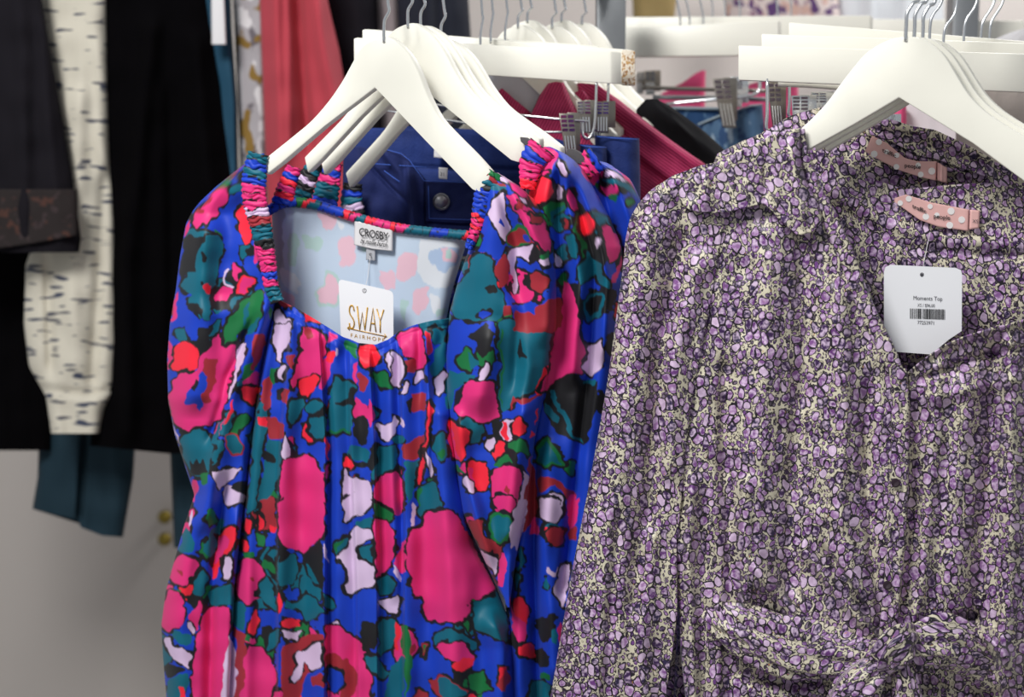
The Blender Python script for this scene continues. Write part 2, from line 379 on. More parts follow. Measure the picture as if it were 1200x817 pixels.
PRINT = """
Z 180 170 6.667
P 540 330 580 340 585 380 560 450 510 510 470 560 420 590 410 620 370 610 350 640 320 640 305 600 320 560 350 500 420 430 480 370
D- 330 540 345 490 385 500 380 530
T- 570 290 590 280 660 200 700 120 640 180
D- 585 275 600 270 670 190 690 140 640 200
D- 380 480 440 440 460 410 450 400 400 440
D- 440 400 540 330 520 325 450 380
T 590 320 640 300 690 300 700 370 650 365 600 375
R 660 500 690 480 730 470 750 540 760 600 770 680 775 710 740 800 700 800 680 700 660 640 655 560
T 270 660 300 640 340 670 400 670 450 690 500 720 540 800 520 830 380 830 380 760 300 690 260 740
K- 290 680 340 720 410 770 400 830 235 830 240 740
G- 480 650 530 690 540 720 515 745 490 700
P- 245 720 250 640 290 590 260 700
K- 340 655 430 645 480 670 520 730 480 710 440 680 370 670
Z 180 280 6.667
K- 235 -20 400 -20 410 40 380 60 340 80 330 130 335 200 330 260 290 250 250 290 220 330 205 250 220 100
T 400 -20 520 -20 545 80 510 170 490 260 480 360 440 385 430 460 455 520 450 600 430 650 400 620 370 540 340 500 290 520 260 490 270 450 300 430 250 410 220 370 230 320 265 300 270 260 310 260 340 280 330 200 330 110 370 70 410 40
K- 260 500 300 500 340 510 370 560 390 600 340 600 300 570
K- 375 110 400 100 420 150 410 185 380 180
K- 370 330 395 325 405 370 380 380
K- 440 390 520 370 560 400 560 480 600 510 560 550 480 540 440 560 460 500 430 440
R- 390 390 420 350 445 360 435 430 410 430
P 470 440 500 400 550 360 600 375 625 400 620 450 590 500 540 490 490 490
L- 570 235 600 240 560 290 570 340 610 360 660 365 650 380 600 380 550 340 545 280
K- 580 260 620 240 640 330 650 360 600 340 565 310
P 625 180 690 230 700 290 680 330 640 330 615 300 625 240
R 700 280 740 300 790 320 790 350 750 400 710 440 640 440 640 390 670 320
P- 705 300 780 325 750 390 700 425 660 430 680 350
T 670 60 760 60 750 100 730 150 690 160 665 120
K- 710 90 790 60 790 130 740 150
P- 790 60 830 10 850 120 810 190 780 180
T 590 520 620 460 690 460 780 400 760 440 700 480 640 520 600 540
G 690 500 830 390 865 440 850 560 800 680 770 690 730 700 640 760 640 830 540 830 560 680 600 620 650 560
T- 700 560 760 490 740 600 700 690
T- 770 640 830 600 800 720 730 760 740 690
K- 700 700 740 720 710 830 640 790
P- 510 730 530 830 450 830
T 170 710 250 700 250 800 190 790
L 950 550 990 550 1030 620 1070 620 1080 700 1060 780 1040 830 920 830 960 700 950 620
G- 905 530 935 560 920 620 900 600
P- 200 390 195 480 165 640 130 640 150 560
D- 800 740 850 730 880 830 790 830
T 440 800 440 720 500 640 530 640 490 740 470 830
Z 180 380 3.7133
P- 60 60 85 100 75 200 60 200
T- 95 20 140 25 135 70 105 70
R 85 110 130 70 190 100 200 140 180 190 140 210 80 190
P 280 30 300 100 365 95 370 130 345 190 350 250 330 320 300 370 290 410 240 440 170 450 145 480 110 450 80 400 65 340 80 260 120 210 180 210 200 150 240 120
D- 230 150 280 155 265 270 245 300 250 330 220 345 190 320 215 290 230 250 215 200
B- 215 195 240 250 220 290 200 310 215 350 205 385 180 350 130 350 150 290 190 260 200 220
K- 180 240 195 260 185 290 165 280
L 375 90 410 85 395 150 370 200 350 260 330 330 325 300 350 220 355 140
G- 400 180 430 160 455 170 450 195 400 250 380 240
L- 430 168 450 170 445 190 428 188
P- 380 250 460 200 455 280 390 275
R 375 275 455 270 450 320 425 350 390 330
R- 350 320 345 370 320 430 305 440 330 370
G 350 430 380 395 410 390 412 430 390 455 375 460 365 490 330 470
d- 305 480 340 462 375 485 396 530 386 573 335 568 308 535
T- 310 485 340 470 370 490 388 530 380 565 340 560 315 530
T 130 480 180 450 240 470 260 540 250 600 240 650 180 665 155 650 130 570 115 520
K- 160 590 175 610 190 580 205 605 225 580 240 650 170 660 150 640
G- 200 650 240 640 235 690 215 700
L- 80 400 100 470 115 530 100 500
P- 270 460 320 385 270 530
T- 250 520 310 390 275 530
L 255 640 300 635 350 635 390 630 340 670 310 700 290 720 270 690 260 665
P- 160 675 185 680 195 720 170 780
L 315 700 345 700 390 740 395 780 310 790
K- 330 720 350 690 400 680 395 730
D- 440 60 480 50 470 120 440 210 425 200
T 450 340 490 330 500 380 485 480 460 640 450 800 400 830 415 700 430 600 425 500 440 420
K- 450 380 460 375 462 395 450 395
D- 470 250 520 200 540 190 520 260 510 360 480 380 465 320
G- 500 200 545 180 530 260 505 250
L 530 0 600 0 590 90 560 130 555 170 535 160 530 110 515 80
L 545 190 575 180 560 240 540 230
D- 580 130 615 130 610 200 590 190
P 650 0 740 50 755 80 740 150 735 200 720 230 650 250 600 290 600 240 630 150 640 60
D- 650 0 690 30 700 60 665 70 650 40
K- 625 90 660 112 635 130 628 175 612 185
R 640 240 700 215 720 240 690 290 660 320 630 290
K- 540 280 570 280 560 340 540 330
D- 560 280 590 290 585 360 560 340
T 600 340 650 320 660 350 620 400 610 435 590 440 590 390
T 660 350 700 330 740 350 720 380 670 380
T 680 400 740 395 750 430 745 500 710 500 680 470 675 430
D- 450 405 520 410 570 440 560 500 500 490 490 440 455 435
R- 450 408 490 410 490 440 455 435
L 565 470 600 540 590 590 560 600
T- 500 490 555 510 555 600 545 700 480 770 455 780 480 600
K- 480 540 530 580 520 600 480 590
P 555 600 600 590 660 565 700 590 725 640 745 670 745 840 545 840
P- 765 30 810 60 760 90
P- 740 160 780 130 775 200 740 290 715 290
R- 750 120 790 120 780 170 755 170
L- 785 110 800 105 800 130 788 140
G- 835 60 880 90 885 150 870 150 830 90
R 895 100 960 90 995 150 960 190 920 190 900 160
D- 890 200 930 240 920 300 890 290
P- 870 170 890 160 885 260 870 240
T 780 230 840 250 880 260 865 330 860 440 850 480 820 460 800 475 765 470 760 400
K- 790 350 840 320 860 270 880 290 870 350 820 360
G- 762 465 800 475 822 458 850 480 852 470 822 448 800 464 765 455
R- 750 480 765 500 760 560 750 600
P 755 600 765 640 760 680 748 670
P- 880 310 930 350 935 410 865 420
K- 865 410 900 400 930 410 935 520 900 530 865 480
T- 855 520 935 540 935 610 850 580
K- 850 560 880 600 935 605 935 620 870 615
L 830 620 860 670 900 680 940 680 950 750 940 800 900 840 830 840 820 720
L 1010 140 1040 120 1080 160 1085 200 1080 280 1050 260 1030 200
G 945 210 1010 200 1040 280 1000 280 960 250
P- 945 325 960 400 935 450 930 380
L 970 430 1010 440 1040 430 1050 390 1060 430 1050 470 1030 510 990 490
D- 975 525 1035 535 1040 515 1000 540
T 975 530 1050 520 1065 560 1060 620 1010 650 950 680 945 640 975 600
P 960 690 1010 655 1060 640 1090 700 1090 800 1050 810 960 760
D- 1045 730 1060 735 1058 755 1045 750
Z 180 590 3.6
L- 160 20 165 60 145 100 140 80
T- 100 210 130 100 160 130 175 200
T- 280 60 300 80 300 120 250 240 200 200
P 95 225 140 220 190 245 190 290 160 310 150 350 110 350 70 320 75 270
D- 100 285 130 290 115 305
G- 60 350 120 370 90 380
P 60 360 100 370 130 410 135 460 110 530 60 540 38 520 35 440
P- 140 470 200 410 205 460 180 550
T 165 330 200 280 230 320 200 400 170 380
L 45 570 75 560 80 600 130 620 165 640 155 695 110 680 60 630
L 140 505 160 500 180 550 165 555
T- 80 545 120 540 165 560 160 600 110 600
K- 50 680 150 700 60 740
T- 60 740 150 710 160 760 110 830 55 830
R- 110 770 130 770 140 830 115 830
P 230 450 260 440 325 445 315 600 290 800 285 840 165 840 170 780 160 730 175 640 205 480
L- 320 550 350 640 350 700 355 780 330 840 285 840 300 700
P 395 600 450 610 490 650 510 700 515 760 500 800 480 840 350 840 385 750 370 680
D- 330 515 385 550 390 620 370 680 390 740 350 840 325 840 355 740 340 660 355 600
T 230 370 290 340 330 350 340 430 250 440
T- 330 410 400 430 385 540 330 510
R 270 140 310 100 350 110 355 160 310 210 280 250 255 270
P- 270 140 300 130 330 160 300 205 275 240 258 260
R- 255 260 290 220 270 310 240 330
L 300 220 320 230 330 280 320 320 290 325 295 280 290 250
G- 225 350 245 350 215 410 205 400
P 370 240 420 235 460 270 475 320 450 400 400 430 355 400 350 340 360 290
D- 400 310 420 310 415 335
R 385 60 415 85 410 130 385 110
R 440 50 465 70 460 100 440 115
R 375 140 400 170 395 200 370 205
R- 490 95 515 90 515 130 485 120
G 430 125 470 140 465 190 440 180
G- 370 210 430 200 430 230 380 240
K- 470 220 500 225 522 250 522 340 490 300 460 260
G- 460 230 510 250 520 300 490 290 450 260
T 450 340 480 300 520 400 525 460 440 400
T 480 560 530 520 520 600 475 620
R 435 445 445 490 430 550 400 550 410 490
G- 385 560 410 560 405 590 385 585
P 525 -20 718 -20 718 140 660 180 635 210 610 190 560 185 525 160
T 525 205 600 210 615 280 590 340 540 350 525 340
K- 620 210 715 150 715 370 690 360 640 290
T- 640 240 700 350 660 320
K- 528 200 570 200 560 240 528 250
R 525 370 550 420 545 460 530 470
T 560 400 600 430 640 380 670 400 720 460 700 470 640 500 620 450 560 440
R 540 495 580 485 620 490 615 520 540 520
L 540 530 600 550 625 530 610 580 560 575
D- 535 610 600 590 640 550 710 550 720 580 700 740 640 790 600 840 540 840
L 600 640 650 620 700 585 710 640 700 700 660 700 640 660 620 740 590 760 570 740 610 690
B- 640 720 720 700 720 830 620 830
D- 665 735 720 720 720 780 670 770
L- 718 160 745 260 718 220
T 718 380 765 430 750 450 718 440
L 800 -30 920 -20 900 30 840 60 805 80
L 840 110 870 98 920 110 925 150 880 160 850 200 860 240 910 250 940 270 940 340 880 360 840 385 805 370 820 320 805 250 770 230 800 180 840 150
T- 850 90 920 60 925 100 860 100
T 870 190 930 170 935 250 880 230
T 770 160 830 145 800 190 765 220
G- 765 170 800 150 790 165 770 215
G 935 0 1020 60 990 80 935 60
P 925 70 990 80 1020 120 1010 200 1000 270 970 300 945 320 935 200
T 950 320 1000 310 1020 350 1000 385 950 380
L 945 405 1000 410 1040 390 1035 470 985 465 950 430
P- 1010 250 1075 120 1060 290 1040 300
L- 1015 260 1045 320 1040 340 1010 290
K- 880 490 940 500 940 620 890 620 870 560
T 950 490 1030 500 1010 600 950 650
P 725 515 780 515 830 560 880 600 915 650 905 690 925 750 910 840 740 840 725 700
D- 725 640 765 625 820 670 860 710 850 790 820 840 780 840 790 720 730 690
B 735 690 790 710 800 760 760 800 740 780
T 880 640 940 640 970 700 1000 720 960 740 910 700
R- 1020 500 1040 520 1035 620 1015 620
G- 1045 520 1080 520 1080 700 1060 750 1045 600
T- 975 840 1000 700 1055 640 1055 840
Z 180 380 3.7133
P- 560 690 738 700 738 860 560 860
L- 842 740 938 740 925 800 846 830
Z 460 380 3.7133
P 15 50 110 10 130 50 145 190 100 200 95 150 50 140 30 80
R- 140 30 165 40 175 120 150 135
D- 50 155 100 150 105 200 45 220 35 190
T 165 20 235 20 225 80 180 90 175 40
L 0 120 45 150 50 200 35 280 0 260
L 100 210 130 205 140 240 100 265
L 60 240 75 250 60 300 35 310
L 190 230 230 205 225 290 205 320 185 300
D- 75 310 120 295 150 300 145 380 85 380
K- 60 340 80 320 85 390 65 380
T- 180 120 230 70 230 200 165 230
L- 30 400 50 420 45 450 30 440
D- 40 520 80 510 120 480 145 475 140 540 110 585 45 585
T- 45 590 120 590 100 700 70 790 60 700
R 160 320 175 380 155 500 140 600 120 700 108 700 120 600 150 480
L 145 545 170 600 178 660 165 665 145 600
T 185 490 230 470 240 530 225 590 205 600 180 560 180 520
G- 185 560 230 540 215 590
T 110 720 190 680 215 830 110 830
G- 105 720 130 720 110 800
P- 0 650 40 680 50 750 30 830 0 830
T- 235 190 300 215 360 225 350 250 300 260 270 290 265 370 232 370
G 280 150 310 100 340 115 355 150 350 210 310 200 290 180
T- 320 115 380 165 350 205 345 170
L 415 155 422 200 400 250 365 245 380 200
K- 268 380 275 300 310 255 320 270 290 330 280 370
P 320 255 380 250 440 260 445 310 470 360 460 400 420 430 370 425 330 400 290 405 270 370 300 330 305 290
R 245 405 280 440 330 460 325 530 295 605 270 590 250 500
P- 245 420 270 500 290 600 262 580 247 500
T 470 -20 560 -20 570 25 700 40 700 100 680 180 640 240 620 280 560 320 530 320 500 375 480 375 460 300 480 190 460 120 460 50
G- 470 20 462 120 484 190 466 300 484 370 476 300 492 190 472 110 480 20
K- 550 45 560 100 595 150 560 145 550 160
D- 540 -20 720 -20 715 35 640 35 560 15
D- 510 375 520 310 535 330 600 320 660 280 640 310 570 345 530 340
R- 620 290 660 190 690 170 680 250 630 310
P 720 -40 815 -40 810 60 840 100 820 170 825 220 780 220 740 230 700 260 660 290 640 290 680 200 690 170
L 850 100 920 70 910 200 860 235 815 190 845 150
K- 670 270 740 225 800 220 860 270 900 240 880 400 840 530 790 510 720 480 680 420 655 340
T- 675 285 705 285 720 340 770 410 790 490 840 520 800 510 760 470 740 400 700 330
T- 665 340 690 350 715 400 720 440 690 420 665 370
T- 830 250 890 240 880 270 830 265
G 630 525 680 485 710 540 760 620 700 610 670 635 630 600
T- 635 540 675 510 700 560 745 612 700 600 665 620 635 595
K- 435 420 470 420 475 500 450 510 435 460
R- 470 420 500 430 500 500 480 500 475 440
R 525 420 550 405 580 440 580 470 550 490 520 480
G 500 510 550 500 585 510 585 570 550 560 495 530
R 440 510 490 510 490 570 460 600 430 570
L 405 510 440 490 440 520 420 560
K- 415 560 445 520 445 570
G 440 600 500 570 530 610 480 625 440 620
R 330 600 370 595 415 610 425 680 410 725 370 720 345 690 330 640
P- 332 620 350 630 360 700 345 690
G- 270 610 310 640 310 655 275 635
L 300 670 320 655 350 690 355 730 330 730 310 700
P 430 655 480 620 530 615 565 635 550 720 540 840 450 840 435 740 440 690
D- 490 695 515 715 510 740 495 730
L- 570 640 590 680 565 760 585 840 545 840
D- 600 560 620 640 630 840 590 840 565 750 590 680
D- 630 660 720 680 760 720 800 740 770 790 740 720 700 700 630 740
L 635 765 700 735 740 740 740 840 635 840
P- 760 740 795 740 780 840 755 840
R- 600 460 615 480 600 500
R- 625 380 640 370 615 450
Z 460 590 3.6
L- 85 0 100 20 95 90 75 110
P 75 110 130 110 135 40 180 30 240 35 280 60 300 120 320 120 370 240 435 350 430 370 380 400 330 410 325 460 300 490 260 510 235 490 190 505 150 490 130 460 135 400 90 390 75 310 55 270 60 180
T 340 410 440 400 440 370 455 390 490 500 490 580 440 570 400 540 360 540 340 480
T 170 560 240 530 300 550 350 590 360 615 300 600 230 575 180 600
G 290 510 315 490 328 520 320 545
P 185 600 240 585 300 590 350 650 300 670 240 660 210 640
R- 240 675 300 655 345 650 345 680 290 710 255 700
D 150 760 200 720 260 760 320 790 320 800 240 840 180 800
T- 190 740 220 735 260 765 320 800 240 840 200 800
G 320 720 390 710 385 760 430 780 390 800 330 790
R 450 685 490 690 480 760 445 760
D- 440 760 490 700 500 750 470 800
G- 40 520 70 520 75 640 90 670 60 840 45 700
D- 70 600 90 590 95 620 70 650
D 120 590 150 600 130 650
G- 128 600 145 605 130 635
P 430 -30 520 -30 510 40 480 60 440 30
D 310 70 380 75 385 140 460 170 440 240 370 190
G 408 60 440 38 502 60 497 140 440 172 408 150
T- 418 70 445 48 500 70 490 135 440 162 418 145
L 360 190 440 230 430 310 400 260
P- 450 200 480 210 470 360 440 350
L- 530 -20 570 -20 570 60 545 130 530 210 520 170 500 200 490 120
D- 570 -20 610 -20 600 70 545 130
P- 605 40 625 130 565 130
T 550 180 560 240 530 290 535 210
T 520 290 540 300 525 380
R 510 410 540 390 575 460 570 510 550 500 515 490
P- 490 380 515 470 570 500 560 590 530 590 515 550
R 530 600 600 590 605 640 580 650 530 640
L 615 -20 705 -20 710 50 690 90 640 70 620 40
T- 630 90 700 90 720 110 680 115
D 650 110 720 105 720 170 690 190 660 170
L- 645 262 655 262 690 290 700 262 705 290 680 310 650 290
L 710 260 750 250 740 360 720 450 680 370
T 640 310 665 340 660 370 640 360
G- 625 710 670 720 665 750 625 740
T 560 840 600 740 660 760 670 840
T- 665 530 690 530 690 600 670 590
P- 690 560 715 500 710 600
P- 740 -20 790 -20 770 100 740 110
D- 740 110 780 100 770 160 740 150
Z 500 160 3.7143
D- 270 180 340 210 340 240 260 210
L 300 150 340 155 370 180 360 210 310 180
T- 255 205 300 205 350 230 340 245 250 230
P- 180 380 240 300 250 340 200 400 190 450
R- 175 410 210 370 210 400 180 440
P 360 200 420 210 450 270 430 290 380 240
L 330 240 340 270 345 340 360 390 350 460 300 400 270 340 280 290
B- 320 355 340 390 310 375
P 345 250 400 260 440 310 490 340 540 430 550 480 540 510 500 480 440 420 420 380 400 350 370 300
D 390 280 430 300 420 330 390 310
D 440 335 500 350 500 385 460 370
L 400 265 430 275 440 300 420 290
G- 355 400 400 380 445 400 465 470 400 485 345 470
D- 362 410 400 390 430 405 450 440 480 480 500 500 460 475 420 465 380 475 352 460
B- 425 430 445 430 455 460 430 465
L 360 490 440 480 465 475 450 510 445 550 410 520 380 520 385 600 400 650 395 690 380 690 370 600 350 530
L 490 540 530 510 540 560 500 560
G- 495 520 530 495 540 520 510 535
D 440 600 480 590 530 610 535 650 500 680 450 660
K- 425 590 450 600 445 670 425 640
d- 175 520 240 508 290 522 290 540 240 525 190 535 195 600 180 600
T 190 530 240 515 285 530 295 590 300 640 330 690 340 740 310 800 280 805 200 800 140 790 105 760 130 650 180 590
K- 260 660 290 640 310 660 300 680 270 680
B 215 780 250 755 290 765 240 795
D- 300 560 340 500 360 560 360 640 320 660 300 600
D- 330 740 370 740 370 780 330 780
D- 380 760 450 770 480 780 475 740 520 710 590 705 590 850 380 850
P- 590 620 620 640 655 760 665 850 590 850
P- 450 60 500 30 570 70 560 110 540 150 500 150 460 110
B- 425 85 500 90 490 130 430 130
K- 490 95 505 90 500 130 480 130
P- 430 150 480 150 450 230 420 200
P 480 160 540 150 500 190 470 210 450 240
L 570 100 590 110 610 170 590 165
R 470 200 500 180 545 190 555 240 520 290 470 300 450 250
L 565 205 590 230 590 270 560 310 550 290 570 250
G 500 300 540 290 600 290 600 320 550 350 540 400 520 340
T- 530 330 570 310 600 300 590 320 555 345 540 380
P 620 230 640 250 660 310 650 330 620 300 610 260
G 650 330 670 330 665 400 690 450 700 520 680 540 660 470 640 420
R 670 350 700 335 735 380 720 420 690 430 675 390
T 610 430 640 430 660 490 650 530 620 520
T 655 560 700 530 690 500 760 550 770 600 800 640 790 665 750 640 740 600 700 620 670 650 655 620
D 600 370 610 350 620 400 605 400
T 672 740 725 672 780 700 755 790 700 810
K- 685 740 730 685 762 705 745 770 705 785
P- 670 130 710 100 770 130 780 170 720 210 680 160
B- 740 110 790 130 790 150 750 130
P 760 195 830 210 830 245 790 270 760 230
L 780 150 820 150 870 190 880 210 820 190 770 175
T 760 190 800 180 870 210 920 250 930 270 880 240 810 210
G- 790 260 830 250 820 290 800 280
P- 850 150 880 170 900 220 870 190
G 870 275 900 270 910 290 880 310
P 755 400 790 390 830 440 850 490 800 560 780 520 775 450
L 735 440 760 440 740 500 735 470
P- 800 640 850 500 830 640
G- 730 200 750 200 740 230
Z 280 170 3.269
w- 100 170 320 200 600 300 900 330 880 420 800 700 600 800 380 800 100 560
c- 95 200 182 240 160 400 170 480 150 560 95 560
s- 120 230 180 240 160 480 130 520
p- 290 255 380 280 360 330 330 330
p- 385 360 440 350 450 410 430 470 390 460 380 400
p- 640 400 680 420 685 500 640 530 600 520 610 430
p- 540 480 600 480 600 550 560 560 540 520
g- 330 480 375 490 410 560 380 620 300 620 285 570 325 540
p- 335 495 365 500 395 560 370 605 305 605 295 570 330 545
p- 670 560 720 540 730 590 690 660 665 640
l- 155 470 210 490 240 540 220 570 170 540
p- 160 550 215 580 210 630 160 600
g- 190 340 230 340 225 460 190 470
g- 620 590 650 600 640 680 620 650
g- 240 340 320 360 310 410 250 400
l- 690 370 740 350 860 370 870 460 800 550 740 550 690 500 680 450
b- 735 400 840 390 840 450 790 490 730 460
p- 765 400 800 395 835 420 830 450 790 450
g- 790 410 810 400 815 440 795 440
l- 730 560 770 580 770 640 740 650
g- 750 640 800 620 800 650 750 660
l- 370 290 410 310 390 330
g- 460 350 520 370 510 420 470 400
"""
PAL = {'B': (14, 60, 188), 'P': (224, 44, 122), 'R': (246, 38, 62), 'D': (158, 40, 52), 'd': (170, 40, 50), 'T': (0, 98, 120),
       'G': (16, 110, 58), 'L': (216, 190, 224), 'K': (24, 24, 28), 'w': (190, 206, 224), 'c': (176, 186, 196), 's': (160, 170, 180),
       'p': (226, 186, 200), 'g': (176, 204, 200), 'l': (218, 222, 228), 'b': (172, 192, 220)}
CX0, CY0, CS = 170, 150, 2            # print sheet origin and dots per pattern unit
CW, CH = 600 * CS, 980 * CS


def lin(c):
    c = np.asarray(c, float) / 255.0
    return np.where(c <= .04045, c / 12.92, ((c + .055) / 1.055) ** 2.4)


def vnoise(h, w, cell, rs):
    gh, gw = int(h / cell) + 3, int(w / cell) + 3
    g = rs.rand(gh, gw)
    y = np.arange(h) / cell; x = np.arange(w) / cell
    yi = y.astype(int); xi = x.astype(int); fy = y - yi; fx = x - xi
    fy = fy * fy * (3 - 2 * fy); fx = fx * fx * (3 - 2 * fx)
    a = g[np.ix_(yi, xi)]; b = g[np.ix_(yi, xi + 1)]; c = g[np.ix_(yi + 1, xi)]; d = g[np.ix_(yi + 1, xi + 1)]
    fy = fy[:, None]; fx = fx[None, :]
    return (a * (1 - fx) + b * fx) * (1 - fy) + (c * (1 - fx) + d * fx) * fy - .5


def make_print():
    rs = np.random.RandomState(4)
    img = np.zeros((CH, CW, 3), np.float32); img[:] = lin(PAL['B'])
    nx = vnoise(CH, CW, 17, rs) * 9 + vnoise(CH, CW, 8, rs) * 3.5
    ny = vnoise(CH, CW, 17, rs) * 9 + vnoise(CH, CW, 8, rs) * 3.5
    nw = vnoise(CH, CW, 18, rs) + vnoise(CH, CW, 7, rs) * .6

    lining = np.zeros((CH, CW, 3), np.float32); lining[:] = lin(PAL['w'])

    def blob(key, pts, outline):
        tgt = lining if key in 'wcspglb' else img
        p = np.array(pts, float)
        p[:, 0] = (p[:, 0] - CX0) * CS; p[:, 1] = (p[:, 1] - CY0) * CS
        # round the corners once (Chaikin)
        q = np.roll(p, -1, 0)
        p = np.stack([p * .86 + q * .14, p * .14 + q * .86], 1).reshape(-1, 2)
        pad = 16
        x0 = max(int(p[:, 0].min()) - pad, 0); x1 = min(int(p[:, 0].max()) + pad, CW)
        y0 = max(int(p[:, 1].min()) - pad, 0); y1 = min(int(p[:, 1].max()) + pad, CH)
        if x1 <= x0 or y1 <= y0: return
        Y, X = np.mgrid[y0:y1, x0:x1].astype(np.float32)
        X = X + nx[y0:y1, x0:x1]; Y = Y + ny[y0:y1, x0:x1]
        ins = np.zeros(X.shape, bool); dist = np.full(X.shape, 1e9, np.float32)
        n = len(p)
        for i in range(n):
            ax, ay = p[i]; bx, by = p[(i + 1) % n]
            if ay != by:
                c = ((ay > Y) != (by > Y)) & (X < (bx - ax) * (Y - ay) / (by - ay) + ax)
                ins ^= c
            if outline:
                dx, dy = bx - ax, by - ay; L2 = dx * dx + dy * dy + 1e-9
                t = np.clip(((X - ax) * dx + (Y - ay) * dy) / L2, 0, 1)
                dist = np.minimum(dist, (X - ax - t * dx) ** 2 + (Y - ay - t * dy) ** 2)
        sub = tgt[y0:y1, x0:x1]
        if outline:
            w = 5.6 + nw[y0:y1, x0:x1] * 10.0
            sub[(~ins) & (np.sqrt(dist) < w)] = lin(PAL['K'])
        sub[ins] = lin(PAL[key])

    # loose filler motifs everywhere (only seen where the traced ones stop)
    rf = random.Random(7)
    for k in range(520):
        cx = rf.uniform(CX0, CX0 + CW / CS); cy = rf.uniform(CY0, CY0 + CH / CS)
        if cy < 830 and rf.random() < .45: continue
        r = rf.choice([7, 9, 12, 18, 26]) * (1.0 if cy > 830 else .7); m = rf.randint(7, 12)
        pts = [(cx + r * rf.uniform(.6, 1.15) * math.cos(i * 6.283 / m), cy + 1.3 * r * rf.uniform(.6, 1.15) * math.sin(i * 6.283 / m)) for i in range(m)]
        blob(rf.choice('PPRDTTTTGGLKK'), pts, True)
    ox, oy, s = 0, 0, 1
    for line in PRINT.strip().splitlines():
        t = line.split()
        if t[0] == 'Z': ox, oy, s = float(t[1]), float(t[2]), float(t[3]); continue
        v = [float(a) for a in t[1:]]
        blob(t[0][0], [(ox + v[i] / s, oy + v[i + 1] / s) for i in range(0, len(v), 2)], not t[0].endswith('-'))
    # soften by one dot
    for m in (img, lining):
        m[1:-1, 1:-1] = (m[1:-1, 1:-1] * 2 + m[:-2, 1:-1] + m[2:, 1:-1] + m[1:-1, :-2] + m[1:-1, 2:]) / 6
    return img, lining
SHEET, LINING = make_print()
M = {
 'wood': mat('cream_painted_wood', (244, 242, 230), .38, bump=.15, bscale=60, vary=.035, vscale=14),
 'chip': blotch_mat('chipped_board_end', (226, 216, 200), [((190, 150, 96), 3.0), ((160, 120, 80), 9.0)], (260, 260), .56, co='Object'),
 'chrome': mat('chrome', (232, 235, 238), .24, 1), 'dark_chrome': mat('blackened_steel', (150, 144, 136), .3, .9),
 'steel': mat('brushed_grey_steel', (150, 153, 156), .45, .7), 'foam': mat('grey_grip_foam', (88, 86, 88), .95, bump=1, bscale=900),
 'print': print_mat(), 'white': mat('white_card', (240, 241, 245), .5), 'satin': mat('white_satin_tape', (226, 224, 226), .45), 'grey_tape': mat('grey_tape', (176, 178, 184), .6),
 'ink': mat('black_ink', (30, 30, 34), .6), 'grey_ink': mat('grey_ink', (70, 70, 78), .6), 'gold': mat('gold_foil', (206, 156, 30), .35, .3),
 'pebble': pebble_mat(), 'pink_tape': mat('pink_tape', (226, 178, 174), .55, bump=.2, bscale=700), 'dot': mat('white_dot', (240, 236, 236), .6),
 'navy': mat('blue_corduroy', (8, 40, 108), .8, bump=.8, bscale=300, sheen=.06, vary=.35, vscale=18), 'navy_dark': mat('dark_blue_corduroy', (10, 28, 86), .85, bump=.5, bscale=300, vary=.3, vscale=25),
 'stitch': mat('blue_stitching', (60, 96, 190), .8), 'pewter': mat('pewter_button', (140, 140, 146), .3, .9),
 'rasp': stripes_mat('raspberry_rib', (160, 28, 76), (204, 62, 112), 9.5, .95), 'rasp2': stripes_mat('raspberry_rib_flat', (160, 28, 76), (204, 62, 112), 9.5, -.45),
 'black': mat('black_jersey', (20, 20, 23), .95, bump=.4, bscale=250, spec=.2), 'velvet': mat('black_velvet', (7, 6, 8), 1, spec=.05, vary=.3, vscale=9),
 'coat': mat('charcoal_cloth', (30, 28, 33), 1, spec=.08, vary=.35, vscale=7), 'denim': blotch_mat('washed_denim', (72, 104, 136), [((150, 170, 186), 2.0), ((40, 70, 110), 7.0)], (5, 3), .52, .8, 5),
 'denim_dark': blotch_mat('mid_denim', (30, 70, 116), [((90, 124, 156), 2.0)], (6, 4), .55, .8, 5), 'denim_seam': mat('pale_denim_seam', (150, 166, 176), .8),
 'knit': blotch_mat('cream_knit_with_navy_flecks', (218, 212, 196), [((70, 76, 96), 1.0), ((96, 96, 104), 8.0)], (3.2, 13), .63, .95, 1),
 'salmon': mat('coral_pink_cloth', (186, 62, 76), .85, sheen=.1), 'teal': mat('teal_cloth', (8, 66, 92), .8), 'teal_dark': mat('dark_teal_cloth', (10, 44, 58), .85),
 'grey_print': blotch_mat('grey_printed_cloth', (176, 172, 176), [((110, 104, 110), 2.0), ((226, 224, 226), 5.0), ((140, 110, 50), 11.0)], (5, 3), .56),
 'pink': mat('bright_pink_cloth', (232, 84, 134), .8), 'mauve': blotch_mat('mauve_floral_cloth', (214, 200, 196), [((120, 70, 110), 2.0), ((206, 172, 160), 6.0), ((90, 60, 110), 12.0)], (7, 5), .55),
 'olive': mat('olive_brown_cloth', (150, 130, 84), .9, vary=.3), 'white_fur': mat('white_fleece', (214, 212, 214), 1, bump=1, bscale=200),
 'brown_lace': blotch_mat('brown_lace_cuff', (34, 26, 26), [((72, 44, 36), 2.0), ((54, 42, 44), 7.0)], (7, 7), .6), 'brass': mat('brass', (150, 132, 60), .4, .8),
}


def simple(name, pts_uvw, m, parent): ...


